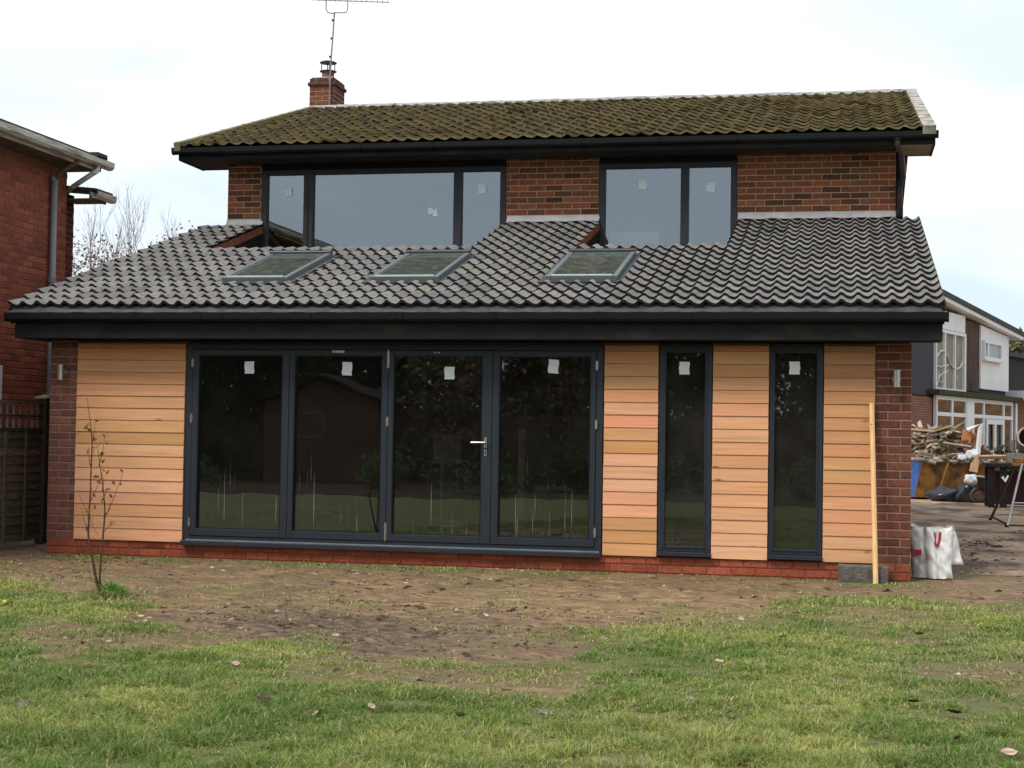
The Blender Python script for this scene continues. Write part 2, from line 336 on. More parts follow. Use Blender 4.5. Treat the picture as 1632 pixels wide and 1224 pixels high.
    def mixc(f, a, c):
        x = N.new('ShaderNodeMix'); x.data_type = 'RGBA'; L.new(f, x.inputs[0]); L.new(a, x.inputs[6]); L.new(c, x.inputs[7]); return x.outputs[2]
    soil = mixc(ws.outputs[0], dry, wetc)
    gf = N.new('ShaderNodeMapRange'); gf.inputs[1].default_value = .50; gf.inputs[2].default_value = .64; gf.inputs[4].default_value = .55; L.new(noise(1.1, 7, (1, 2.2, 1)), gf.inputs[0])
    olive = N.new('ShaderNodeRGB'); olive.outputs[0].default_value = (.15, .15, .045, 1); soil = mixc(gf.outputs[0], soil, olive.outputs[0])
    L.new(mixc(am.outputs['Fac'], turf, soil), b.inputs['Base Color'])
    rr = N.new('ShaderNodeMapRange'); rr.inputs[3].default_value = .95; rr.inputs[4].default_value = .48; L.new(ws.outputs[0], rr.inputs[0]); L.new(rr.outputs[0], b.inputs['Roughness'])
    bp = N.new('ShaderNodeBump'); bp.inputs['Strength'].default_value = .9; bp.inputs['Distance'].default_value = .03
    L.new(noise(16, 8), bp.inputs['Height']); L.new(bp.outputs[0], b.inputs['Normal'])
    me.materials.append(m); link('ground', me, kind='structure')
ground()
def driveway():
    xs = np.concatenate([np.arange(8.46, 14, .12), [16, 20, 28]]); ys = np.concatenate([np.arange(.75, 26, .16), [30, 38, 50, 64]])
    X, Y = np.meshgrid(xs, ys); edge = .75+.35*vnoise(X*1.3, X*0, 4)
    Z = .004+(fbm(X*2.5, Y*2.5, 4, 30)-.5)*.035*np.clip((10-Y)/4, .15, 1)+.012
    Z = np.where(Y < edge+.2, -.03, Z)
    nx, ny = len(xs), len(ys); i = np.arange(nx-1)[None, :]+np.arange(ny-1)[:, None]*nx
    f = np.stack([i, i+1, i+nx+1, i+nx], -1).reshape(-1, 4)
    me = bpy.data.meshes.new('driveway'); me.from_pydata(np.stack([X, Y, Z], -1).reshape(-1, 3).tolist(), [], f.tolist())
    me.polygons.foreach_set('use_smooth', [True]*len(me.polygons))
    me.materials.append(mat('muddy_driveway', (.36, .25, .165), .85, .25, n_scale=5, n_amt=.4, n_detail=8, obj_space=False, stretch=(1,.5,1), tint2=(.13,.082,.052), t2_scale=1.4, t2_lo=.46, t2_hi=.6, bump=.9, bump_scale=12))
    link('driveway', me, kind='structure')
driveway()

# ------------------------------------------------------------------ grass (stuff)
def grass():
    def pts(x0, x1, y0, y1, dens):
        n = int((x1-x0)*(y1-y0)*dens); return RN.uniform(x0, x1, n), RN.uniform(y0, y1, n)
    P = [pts(2.8, 9.9, -9.9, -7.2, 17500), pts(2.4, 10.2, -7.2, -5.0, 11500), pts(1.0, 11, -5.0, -2.6, 7500), pts(-.8, 11.5, -2.6, .2, 2600)]
    x = np.concatenate([p[0] for p in P]); y = np.concatenate([p[1] for p in P])
    # keep what the camera can see, with a margin
    dx = x-7.83; dy = y+14.715; zc = -dx*.2035+dy*.979; rc = dx*.979+dy*.2035
    k = (np.abs(rc/zc) < .37) & (zc > 5.0); x, y, zc = x[k], y[k], zc[k]
    m = mudmask(x, y); pat = fbm(x*1.3, y*1.3, 3, 40); cl = np.clip((fbm(x*6, y*6.5, 3, 50)-.5)*1.9+.5, 0, 1)
    thin = fbm(x*2.6, y*4.2, 4, 61)
    keep = RN.random(len(x)) < np.clip((1-m)**1.15*1.1, .02+.5*np.clip(thin-.52, 0, .2)*5*(y > -4), 1)*np.clip(cl*1.6+.1, .35, 1)*np.clip(.25+pat*1.6, .3, 1)
    keep &= ~((y > -.03) & (x > -.05) & (x < 8.5)); keep &= ~((y > -.3) & (x > 7.8) & (x < 8.25))
    x, y, m, pat, cl, zc = x[keep], y[keep], m[keep], pat[keep], cl[keep], zc[keep]
    n = len(x); z = gz(x, y)-.004
    tuft = np.exp(-(((x-2.46)/.13)**2+((y+3.66)/.13)**2))
    h = (.013+.026*RN.random(n))*(.3+1.5*cl)*(1-.6*m)*(.7+.6*pat)*(1+.35*np.clip((-6.6-y)/1.5, 0, 1))+tuft*.13*RN.random(n)
    h = np.maximum(h, .008)
    w = (.0019+.0012*RN.random(n))*np.clip(zc/7, .9, 2.1)
    h = h*1.15; a = RN.uniform(0, 6.283, n); lk = RN.uniform(.35, 1.9, n); lean = lk*h; la = a+RN.normal(0, .7, n)+1.5*(fbm(x*9, y*9, 2, 71)-.5)*6
    ca, sa = np.cos(a+1.57)*w, np.sin(a+1.57)*w; lx, ly = np.cos(la)*lean, np.sin(la)*lean
    V = np.zeros((n, 5, 3))
    V[:, 0] = np.stack([x-ca, y-sa, z], -1); V[:, 1] = np.stack([x+ca, y+sa, z], -1)
    V[:, 2] = np.stack([x-ca*.8+lx*.35, y-sa*.8+ly*.35, z+h*(.66-.12*lk)], -1); V[:, 3] = np.stack([x+ca*.8+lx*.35, y+sa*.8+ly*.35, z+h*(.66-.12*lk)], -1)
    V[:, 4] = np.stack([x+lx, y+ly, z+h*np.clip(1.05-.42*lk, .22, 1)+.0], -1)
    b = (np.arange(n)*5)[:, None]
    loops = np.concatenate([b+[0, 1, 3, 2], b+[2, 3, 4]], 1).ravel()
    me = bpy.data.meshes.new('grass'); me.vertices.add(n*5); me.vertices.foreach_set('co', V.ravel())
    me.loops.add(n*7); me.loops.foreach_set('vertex_index', loops)
    ls = (np.arange(n)*7)[:, None]+[0, 4]; me.polygons.add(n*2); me.polygons.foreach_set('loop_start', ls.ravel()); me.polygons.foreach_set('loop_total', np.tile([4, 3], n))
    me.update()
    g1 = np.array([.155, .245, .045]); g2 = np.array([.46, .475, .135]); st = np.array([.46, .38, .20])
    t = np.clip(RN.random(n)*.8+(pat-.5)*2.2+.16-.28*np.clip((-6.9-y)/1.5, 0, 1)-.35*(cl > .62), 0, 1)[:, None]; c = g1*(1-t)+g2*t
    dead = (RN.random(n) < .13+.5*m+.25*np.clip(.5-cl, 0, 1)+.25*np.clip((x-7.6)/1.4, 0, 1)*np.exp(-((y+5.3)/1)**2))[:, None]
    c = np.where(dead, st*(.55+.7*RN.random(n))[:, None], c)*(.8+.4*RN.random(n))[:, None]
    at = me.attributes.new('gc', 'FLOAT_COLOR', 'POINT'); cc = np.ones((n, 5, 4)); cc[:, :, :3] = c[:, None, :]; at.data.foreach_set('color', cc.ravel())
    mt = bpy.data.materials.new('grass_blade'); mt.use_nodes = True; nt = mt.node_tree; b_ = nt.nodes['Principled BSDF']
    an = nt.nodes.new('ShaderNodeAttribute'); an.attribute_name = 'gc'; nt.links.new(an.outputs['Color'], b_.inputs['Base Color'])
    b_.inputs['Roughness'].default_value = .55; b_.inputs['Specular IOR Level'].default_value = .3
    tl = nt.nodes.new('ShaderNodeBsdfTranslucent'); nt.links.new(an.outputs['Color'], tl.inputs[0])
    mx = nt.nodes.new('ShaderNodeMixShader'); mx.inputs[0].default_value = .35; nt.links.new(b_.outputs[0], mx.inputs[1]); nt.links.new(tl.outputs[0], mx.inputs[2])
    nt.links.new(mx.outputs[0], nt.nodes['Material Output'].inputs[0]); me.materials.append(mt)
    link('grass', me, kind='stuff', label='short worn lawn grass in front of the house', cat='grass')
grass()
def litter():
    mb = MB(); n = 0; nw = 0
    def clod(x, y, s, c, fl=1.):
        z = float(gz(np.array([x]), np.array([y]))[0]); a = random.uniform(0, 6.3); k = 7
        vs = [(x+math.cos(a+i*6.283/k)*s*random.uniform(.7, 1.25), y+math.sin(a+i*6.283/k)*s*random.uniform(.7, 1.25), z-.004) for i in range(k)]+[(x+math.cos(a+i*6.283/k)*s*.55*random.uniform(.6, 1.2), y+math.sin(a+i*6.283/k)*s*.55*random.uniform(.6, 1.2), z+s*.5*fl*random.uniform(.6, 1.2)) for i in range(k)]
        mb.add(vs, [(i, (i+1) % k, (i+1) % k+k, i+k) for i in range(k)]+[tuple(range(k, 2*k))], 0, c)
    while nw < 1500:
        x, y = random.uniform(2.4, 6.9), random.uniform(-6.3, -3.2); m_ = float(mudmask(np.array([x]), np.array([y]))[0])
        if m_ < .5 or random.random() > 2.2*float(vnoise(np.array([x*2.5]), np.array([y*3]), 17)[0])-.5: continue
        clod(x, y, random.uniform(.006, .016)*(1.8 if random.random() < .06 else 1), jit(random.choice([(.15,.10,.066),(.11,.072,.048),(.19,.13,.09),(.08,.052,.036)]), .2)); nw += 1
    for q in range(260): clod(random.uniform(-.9, 1.5), random.uniform(-1.3, 1.0) if random.random() < .5 else random.uniform(-1.2, -.1), random.uniform(.008, .022), jit(random.choice([(.10,.06,.04),(.05,.035,.025),(.18,.13,.09)]), .25), .5) if True else None
    for q in range(500):
        x, y = random.uniform(8.6, 11), random.uniform(1.5, 6.5); s0 = len(mb.v); clod(x, y, random.uniform(.012, .045), jit(random.choice([(.11,.07,.048),(.08,.052,.036),(.06,.04,.03)]), .2), .8)
        mb.v[s0:] = [(a_, b_, c_+.012) for a_, b_, c_ in mb.v[s0:]]
    pal = [(.05,.032,.02),(.10,.065,.04),(.16,.11,.07),(.25,.18,.11),(.36,.30,.22),(.07,.045,.03)]
    while n < 1700:
        if random.random() < .2: x, y = random.uniform(8.6, 11), random.uniform(.2, 9)
        else: x, y = random.uniform(-1, 10.5), random.uniform(-9.5, .0)
        m = float(mudmask(np.array([x]), np.array([y]))[0])
        if random.random() > (m*.9+.03)*(.25+1.5*float(vnoise(np.array([x*2.2]), np.array([y*2.2]), 91)[0])**2): continue
        if -.08 < x < 8.5 and y > -.03: continue
        z = float(gz(np.array([x]), np.array([y]))[0]) if y < .2 else .012
        s = random.uniform(.005, .018)*(1.5 if random.random() < .12 else 1); a = random.uniform(0, 6.3); c = jit(random.choice(pal), .3)
        el = random.uniform(1, 3.2); ca, sa = math.cos(a), math.sin(a)
        ps = [(-el, -.7, 0), (el*.8, -1, 0), (el, .8, 0), (-el*.7, 1, 0), (-el*.4, -.3, random.uniform(.3, 1.0)), (el*.4, .2, random.uniform(.3, 1.0))]
        vs = [(x+(p[0]*ca-p[1]*sa)*s, y+(p[0]*sa+p[1]*ca)*s, z+p[2]*s-.002) for p in ps]
        mb.add(vs, [(0,1,5,4),(1,2,5),(2,3,4,5),(3,0,4)], 0, c); n += 1
    mb.build('soil_clods_and_twigs', mat('litter', src='attr', rough=.9, spec=.15, n_amt=.3, n_scale=60), kind='stuff', label='clods, twigs and leaf litter scattered over the bare soil', cat='debris')
litter()

# ================================================================== THE HOUSE
HOUSE = thing('extended_house', (4.2, 0, 0), 'two storey brick house with new tiled rear extension, cedar boards and dark bifold doors', 'house')
TH = math.atan2(1.44, 4.95); CT, ST = math.cos(TH), math.sin(TH)        # lower roof: eave (Y-.38, Z2.46) to wall (4.57, 3.90)
def S(u, v, w=0): return (u, -.38+v*CT-w*ST, 2.46+v*ST+w*CT)
TU = math.atan2(1.56, 5.25); CU, SU = math.cos(TU), math.sin(TU)
UY, UZ = 4.03, 4.86
def SUp(u, v, w=0): return (u, UY+v*CU-w*SU, UZ+v*SU+w*CU)
def part(mb, name, m, parent=None, **k): return mb.build(name, m, parent or HOUSE, **k)

# ---- brickwork
BR = {}
def brick_meshes():
    for i in range(6):
        mb = MB(); L_, H_, D_ = .1075, .0325, .03
        ch = .004
        def j(a=.0012): return random.uniform(-a, a)
        front = [(-L_+ch+j(), 0+j(.001), -H_+ch+j()), (L_-ch+j(), 0+j(.001), -H_+ch+j()), (L_-ch+j(), j(.001), H_-ch+j()), (-L_+ch+j(), j(.001), H_-ch+j())]
        mid = [(-L_, .004, -H_), (L_, .004, -H_), (L_, .004, H_), (-L_, .004, H_)]; back = [(a, D_, c) for a, _, c in mid]
        vs = front+mid+back
        fs = [(0,1,2,3)]+[(k, k+4, (k+1) % 4+4, (k+1) % 4)[::-1] for k in range(4)]+[(k+4, k+8, (k+1) % 4+8, (k+1) % 4+4)[::-1] for k in range(4)]
        mb.add(vs, fs); BR[i] = mb.mesh('brick', M_BRICK)
brick_meshes()
def lay(parent, u0, u1, z0, z1, plane, pal, budget, facing='-y', course=.075, off=0, name='brick', first='brick', stuffmb=None, phase0=0):
    """stretcher bond between u0..u1 and z0..z1 on a wall face; pieces are objects while budget lasts, then joined"""
    n = max(1, round((z1-z0)/course)); ch = (z1-z0)/n
    for r in range(n):
        zc = z0+ch*(r+.5); ph = (0 if (r+off) % 2 else .1125)+phase0
        u = u0-ph
        while u < u1-.02:
            a = max(u, u0)+.004*(u < u0); b = min(u+.215, u1)
            if u < u0: a = u0
            if b-a > .03:
                c = jit(random.choice(pal), .14); sx = (b-a)/.215; sz = (ch-.012)/.065
                if facing == '-y': M = Matrix.Translation(((a+b)/2, plane, zc))
                else: M = Matrix.Translation((plane, (a+b)/2, zc)) @ Matrix.Rotation(math.pi/2, 4, 'Z')
                M = M @ Matrix.Rotation(random.uniform(-.004, .004), 4, 'Y') @ Matrix.Diagonal((sx, 1, sz, 1))
                if budget[0] > 0:
                    link(name, BR[random.randrange(6)], parent, M, color=c); budget[0] -= 1
                elif stuffmb is not None:
                    me = BR[random.randrange(6)]
                    stuffmb.add([M @ v.co for v in me.vertices], [tuple(p.vertices) for p in me.polygons], 0, c)
            u += .225
P_UP = [(0.216, 0.0799, 0.0389), (0.1836, 0.0691, 0.0367), (0.2376, 0.0821, 0.04), (0.135, 0.0583, 0.0324), (0.1998, 0.0713, 0.0367), (0.0918, 0.0454, 0.0281), (0.2646, 0.0864, 0.0432), (0.1674, 0.0734, 0.0367)]
P_PL = [(0.1928, 0.0788, 0.059), (0.1741, 0.0727, 0.0558), (0.2115, 0.0849, 0.0601), (0.1617, 0.0677, 0.0536), (0.23, 0.091, 0.0622), (0.1866, 0.0764, 0.0601), (0.1493, 0.0666, 0.0569)]
P_PR = [(0.1425, 0.0551, 0.0369), (0.1299, 0.0508, 0.0354), (0.1592, 0.0595, 0.0376), (0.1257, 0.05, 0.0354), (0.1633, 0.0611, 0.0369), (0.1199, 0.0483, 0.0369)]
P_RED = [(0.31, 0.084, 0.0425), (0.2884, 0.0756, 0.0399), (0.3389, 0.0953, 0.0479), (0.3028, 0.0797, 0.0425), (0.2596, 0.0673, 0.0373)]
# ground-floor front wall: mortar core behind pillars, cladding and plinth
w = MB(); w.box(0, 1.47, .006, .30, .15, 2.15); w.box(5.653, 8.46, .026, .30, .15, 2.15)
w.box(1.47, 5.653, .08, .30, 2.125, 2.15); w.box(1.47, 5.653, .012, .30, -.3, .128)
for a, b in ((0, 1.47), (5.653, 8.46)): w.box(a, b, .0065, .30, -.3, .15)
# openings for the two tall windows are cut by leaving gaps
w.v = []; w.f = []; w.m = []; w.c = []
for a, b in ((0, .302), (8.142, 8.46)): w.box(a, b, .006, .30, .15, 2.14)
for a, b in ((.302, 1.47), (5.655, 6.171), (6.671, 7.190), (7.680, 8.142)): w.box(a, b, .03, .30, .15, 2.14)
w.box(1.47, 5.655, .075, .30, 2.122, 2.14); w.box(6.171, 6.671, .075, .3, 2.122, 2.14); w.box(7.19, 7.68, .075, .3, 2.122, 2.14)
FW = part(w, 'front_wall', M_MORTP)
w = MB(); w.box(0, 8.46, .006, .30, -.3, .148); PLI = part(w, 'plinth', M_MORTR)
bud = [300]; stuff = MB()
lay(FW, .003, .300, .153, 2.135, 0, P_PL, bud)
lay(FW, 8.145, 8.457, .153, 2.135, 0, P_PR, bud, off=1)
lay(PLI, .003, 8.457, -.003, .147, 0, P_RED, [200], name='plinth_brick')
w = MB(); w.box(1.067, 1.276, -.004, .004, .086, .143)
for k in range(7): w.box(1.08+k*.028, 1.09+k*.028, -.007, -.004, .09, .139)
part(w, 'air_brick', mat('terracotta_vent', (.16,.035,.018), .8, .2))
# upper front wall
UW = MB(); D = 4.6
for a, b in ((0, .458), (3.703, 4.878), (6.578, 8.453)): UW.box(a, b, D+.006, D+.28, 3.4, 4.76)
UW.box(.458, 3.703, D+.1, D+.28, 4.635, 4.76); UW.box(4.878, 6.578, D+.1, D+.28, 4.635, 4.76)
UPW = part(UW, 'upper_wall', M_MORT)
for a, b, o in ((.003, .455, 0), (3.706, 4.875, 1), (6.581, 8.45, 0)):
    lay(UPW, a, b, 3.93, 4.755, D, P_UP, bud, off=o, stuffmb=stuff, phase0=.06*o)
if stuff.v: stuff.build('brick', M_BRICKA, UPW, kind='stuff')
# body: side walls, gables, back
M_SIDE = bpy.data.materials.new('brick_side_wall'); M_SIDE.use_nodes = True
def brick_tex(m, c1, c2, mo, axis='x'):
    nt = m.node_tree; N = nt.nodes; L = nt.links; g = N.new('ShaderNodeNewGeometry'); sp = N.new('ShaderNodeSeparateXYZ'); L.new(g.outputs['Position'], sp.inputs[0])
    cb = N.new('ShaderNodeCombineXYZ'); L.new(sp.outputs[1 if axis == 'x' else 0], cb.inputs[0]); L.new(sp.outputs[2], cb.inputs[1])
    bt = N.new('ShaderNodeTexBrick'); L.new(cb.outputs[0], bt.inputs['Vector']); bt.inputs['Scale'].default_value = 1
    bt.inputs['Brick Width'].default_value = .225; bt.inputs['Row Height'].default_value = .075; bt.inputs['Mortar Size'].default_value = .005
    bt.inputs['Color1'].default_value = (*c1, 1); bt.inputs['Color2'].default_value = (*c2, 1); bt.inputs['Mortar'].default_value = (*mo, 1)
    L.new(bt.outputs[0], N['Principled BSDF'].inputs['Base Color']); N['Principled BSDF'].inputs['Roughness'].default_value = .9
brick_tex(M_SIDE, (.2,.07,.035), (.12,.045,.03), (.34,.22,.14))
w = MB()
for a, b in ((.466, 3.700), (4.884, 6.573)): w.box(a, b, D-.004, D+.095, 4.634, 4.711)
part(w, 'head_board', M_DARK)
w = MB(); RY, RZ = UY+5.25, UZ+1.56
for x0, x1 in ((0, .25), (8.203, 8.453)):
    w.prism([(D+.28, -.2), (14.3, -.2), (14.3, 4.9), (RY, RZ-.16), (D+.28, 5.0)], x0, x1)
w.box(.25, 8.203, 14.05, 14.3, -.2, 4.9)
w.prism([(.30, -.2), (4.88, -.2), (4.88, 3.75), (.30, 2.42)], .0, .25); w.prism([(.30, -.2), (4.88, -.2), (4.88, 3.75), (.30, 2.42)], 8.21, 8.46)
part(w, 'side_walls', M_SIDE)
# rooms
w = MB(); w.box(.25, 8.21, .30, 4.88, -.1, .125); w.box(.25, 8.21, 4.44, 4.6, .125, 2.3)
w.box(.2501, .262, .30, 4.44, .125, 2.3); w.box(8.198, 8.2099, .30, 4.44, .125, 2.3)
part(w, 'downstairs_room', M_ROOM)
w = MB(); w.box(.262, 8.198, .31, 4.43, 2.3, 2.32); part(w, 'downstairs_ceiling', M_ROOM)
w = MB(); w.box(.25, 8.2, 7.6, 7.7, 2.5, 4.9); w.box(.25, 8.2, D+.29, 7.6, 2.4, 2.5); w.box(.25, 8.2, D+.29, 7.6, 4.8, 4.85)
w.box(4.0, 4.1, D+.29, 7.6, 2.5, 4.8); part(w, 'upstairs_rooms', M_ROOMU)

# ---- cedar cladding: every board a piece
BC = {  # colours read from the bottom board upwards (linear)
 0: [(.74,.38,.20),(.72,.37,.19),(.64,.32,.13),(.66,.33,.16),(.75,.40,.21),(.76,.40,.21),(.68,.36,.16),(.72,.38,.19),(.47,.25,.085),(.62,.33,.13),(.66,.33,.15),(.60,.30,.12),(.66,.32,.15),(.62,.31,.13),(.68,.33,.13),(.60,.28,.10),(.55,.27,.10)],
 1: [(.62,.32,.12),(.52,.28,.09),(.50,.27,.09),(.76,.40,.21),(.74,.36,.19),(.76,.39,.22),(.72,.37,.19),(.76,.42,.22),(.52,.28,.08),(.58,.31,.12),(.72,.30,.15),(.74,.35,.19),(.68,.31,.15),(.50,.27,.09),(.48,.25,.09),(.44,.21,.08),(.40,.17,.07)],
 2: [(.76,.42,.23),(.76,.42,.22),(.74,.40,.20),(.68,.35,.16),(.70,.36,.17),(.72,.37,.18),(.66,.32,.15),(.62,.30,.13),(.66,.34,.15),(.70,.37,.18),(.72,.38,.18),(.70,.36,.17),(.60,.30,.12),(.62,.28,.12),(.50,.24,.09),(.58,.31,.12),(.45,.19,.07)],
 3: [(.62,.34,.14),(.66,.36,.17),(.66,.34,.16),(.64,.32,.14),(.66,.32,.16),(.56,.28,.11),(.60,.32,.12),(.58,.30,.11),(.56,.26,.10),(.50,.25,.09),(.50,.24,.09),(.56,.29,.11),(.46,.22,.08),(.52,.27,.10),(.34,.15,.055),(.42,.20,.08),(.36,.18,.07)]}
CLX = [(.303, 1.462), (5.662, 6.168), (6.675, 7.185), (7.684, 8.138)]
def mb_board(x0, x1, h):
    m = MB(); n = 1; L_ = x1-x0
    pr = [(-.0125, h-.007), (-.020, .004), (-.020, 0), (.004, 0), (.004, h-.003), (-.010, h-.003)]
    m.prism(pr[::-1], 0, L_); return m
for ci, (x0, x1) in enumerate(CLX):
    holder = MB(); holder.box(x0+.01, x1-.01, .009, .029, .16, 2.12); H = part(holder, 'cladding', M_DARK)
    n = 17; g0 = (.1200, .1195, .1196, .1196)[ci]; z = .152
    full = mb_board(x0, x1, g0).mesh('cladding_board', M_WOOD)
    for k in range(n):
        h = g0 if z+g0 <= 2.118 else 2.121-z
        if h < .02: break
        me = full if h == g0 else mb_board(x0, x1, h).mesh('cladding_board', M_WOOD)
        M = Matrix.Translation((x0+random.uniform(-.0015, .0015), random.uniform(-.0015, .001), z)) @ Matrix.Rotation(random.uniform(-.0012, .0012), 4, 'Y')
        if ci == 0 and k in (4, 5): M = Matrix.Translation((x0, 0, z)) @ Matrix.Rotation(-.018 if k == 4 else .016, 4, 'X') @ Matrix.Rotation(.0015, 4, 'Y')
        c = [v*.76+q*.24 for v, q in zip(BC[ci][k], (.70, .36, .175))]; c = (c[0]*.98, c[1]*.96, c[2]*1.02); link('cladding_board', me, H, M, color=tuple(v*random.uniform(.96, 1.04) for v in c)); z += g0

# ---- bifold doors
d = MB(); d.frame(1.475, 5.650, .175, 2.118, -.004, .070, (.065, .065, .045, .055))
DOOR = part(d, 'bifold_doors', M_FRAME, bevel=.003)
w = MB(); w.box(1.468, 5.653, -.075, .07, .128, .172); part(w, 'door_sill', M_FRAME, DOOR, bevel=.004)
w = MB(); w.box(1.50, 5.63, -.012, .0, .1725, .184); part(w, 'threshold_strip', mat('worn_aluminium', (.28,.29,.30), .4, .5, .5), DOOR)
LV = [(1.543, 2.548, 1.603, 2.480), (2.552, 3.552, 2.603, 3.492), (3.556, 4.584, 3.608, 4.488), (4.588, 5.582, 4.653, 5.532)]
for (a, b, g0, g1) in LV:
    m = MB(); m.frame(a, b, .222, 2.060, -.014, .05, (g0-a, b-g1, .068, .052)); lf = part(m, 'door_leaf', M_FRAME, DOOR, bevel=.003)
    m = MB(); m.frame(g0-.001, g1+.001, .289, 2.009, -.008, .02, .010); part(m, 'glazing_bead', M_BLACK, DOOR)
    m = MB(); m.box(g0-.002, g1+.002, .024, .030, .288, 2.010); part(m, 'pane', M_GLASSL, DOOR)
for x, z0, z1 in ((1.540,1.882,1.974),(1.538,1.329,1.425),(1.536,.309,.400),(3.554,1.886,2.063),(3.554,1.324,1.418),(3.554,.221,.401),(5.590,1.879,1.970),(5.590,1.327,1.414),(5.590,.310,.405)):
    m = MB(); m.tube([(x,-.022,z0),(x,-.022,z1)], .0065, 8); m.box(x-.012, x+.012, -.018, -.0145, z0+.01, z1-.01); part(m, 'hinge', M_STEEL, DOOR)
m = MB(); m.box(4.516, 4.542, -.022, -.0145, 1.135, 1.235); m.tube([(4.529,-.02,1.184),(4.529,-.065,1.184)], .009, 8)
m.tube([(4.535,-.065,1.184),(4.46,-.066,1.184),(4.395,-.063,1.182)], .0095, 8); part(m, 'door_handle', M_STEEL, DOOR)
m = MB(); m.box(4.516, 4.542, -.021, -.0145, 1.055, 1.118); part(m, 'keyhole_plate', M_STEEL, DOOR)
m = MB(); m.box(4.525, 4.533, -.0225, -.0212, 1.07, 1.10); part(m, 'keyhole', M_BLACK, DOOR)
for x in (2.995, 3.025, 3.05, 3.075, 3.098, 4.02, 4.055):
    m = MB(); big = x < 4; m.box(x-.009, x+.009, -.0175, -.0145, 2.033, 2.033+(.022 if big else .012)); part(m, 'frame_clip', M_PAPER if big else M_STEEL, DOOR)
def sticker(x0, x1, z0, z1, y, parent, rot=0):
    m = MB(); cx, cz = (x0+x1)/2, (z0+z1)/2; w_, h_ = (x1-x0)/2, (z1-z0)/2; vs = []
    N = 4
    for j in range(N+1):
        for i in range(N+1):
            a, b = (i/N*2-1)*w_, (j/N*2-1)*h_; a += .004*math.sin(j*2.1+x0*9); dy = -.003-.004*random.random()*(1 if i in (0, N) or j in (0, N) else .2)
            vs.append((cx+a*math.cos(rot)-b*math.sin(rot), y+dy, cz+a*math.sin(rot)+b*math.cos(rot)))
    m.add(vs, [(j*(N+1)+i, j*(N+1)+i+1, (j+1)*(N+1)+i+1, (j+1)*(N+1)+i) for j in range(N) for i in range(N)])
    part(m, 'paper_sticker', M_PAPER, parent)
for (x0, x1, z0, z1, r) in ((2.072,2.170,1.825,1.945,.02),(3.078,3.178,1.815,1.945,-.03),(4.105,4.203,1.785,1.905,.0),(5.118,5.216,1.850,1.980,-.07)):
    sticker(x0, x1, z0, z1, .024, DOOR, r)

# ---- two tall windows
for (a, b, g0, g1, sx, sz) in ((6.176, 6.668, 6.236, 6.603, 6.358, 1.848), (7.193, 7.676, 7.237, 7.620, 7.370, 1.856)):
    m = MB(); m.frame(a, b, .205, 2.119, -.004, .07, (g0-a-.012, b-g1-.012, .033, .052)); W = part(m, 'tall_window', M_FRAME, bevel=.003)
    m = MB(); m.frame(g0-.014, g1+.014, .236, 2.069, -.012, .04, .016); part(m, 'window_bead', M_FRAME, W, bevel=.002)
    m = MB(); m.box(g0-.004, g1+.004, .022, .028, .245, 2.058); part(m, 'pane', M_GLASST, W)
    m = MB(); m.box(a-.004, b+.004, -.055, .0, .162, .203); part(m, 'window_sill', M_FRAME, W, bevel=.004)
    sticker(sx, sx+.095, sz, sz+.118, .022, W, random.uniform(-.04, .06))

# ---- upper windows
def upwin(x0, x1, mulls, stickers):
    m = MB(); m.box(x0, x0+.075, D-.01, D+.09, 3.40, 4.632); m.box(x1-.072, x1, D-.01, D+.09, 3.40, 4.632)
    xs = [x0+.075]+[v for p in mulls for v in p]+[x1-.072]
    for a, b in zip(xs[0::2], xs[1::2]): m.box(a, b, D-.01, D+.09, 4.572, 4.632); m.box(a, b, D-.01, D+.09, 3.40, 3.46)
    for a, b in mulls: m.box(a, b, D-.012, D+.09, 3.40, 4.632)
    W = part(m, 'upper_window', M_FRAMEU, bevel=.003)
    for a, b in zip(xs[0::2], xs[1::2]):
        g = MB(); g.box(a-.002, b+.002, D+.04, D+.046, 3.458, 4.574); part(g, 'pane', M_GLASSU, W)
    for s in stickers: sticker(*s[:4], D+.037, W, s[4])
    return W
UW1 = upwin(.466, 3.700, [(1.040, 1.165), (3.028, 3.130)], [(.771,.867,4.30,4.41,0),(2.689,2.752,4.045,4.125,0),(2.748,2.814,4.015,4.105,.05),(3.338,3.438,4.290,4.411,0)])
m = MB(); m.box(1.092, 1.112, D-.016, D-.011, 3.45, 4.6); part(m, 'mullion_joint', M_BLACK, UW1)
UW2 = upwin(4.884, 6.573, [(5.892, 5.990)], [(5.367,5.477,4.312,4.43,-.04),(6.205,6.31,4.267,4.385,-.15)])

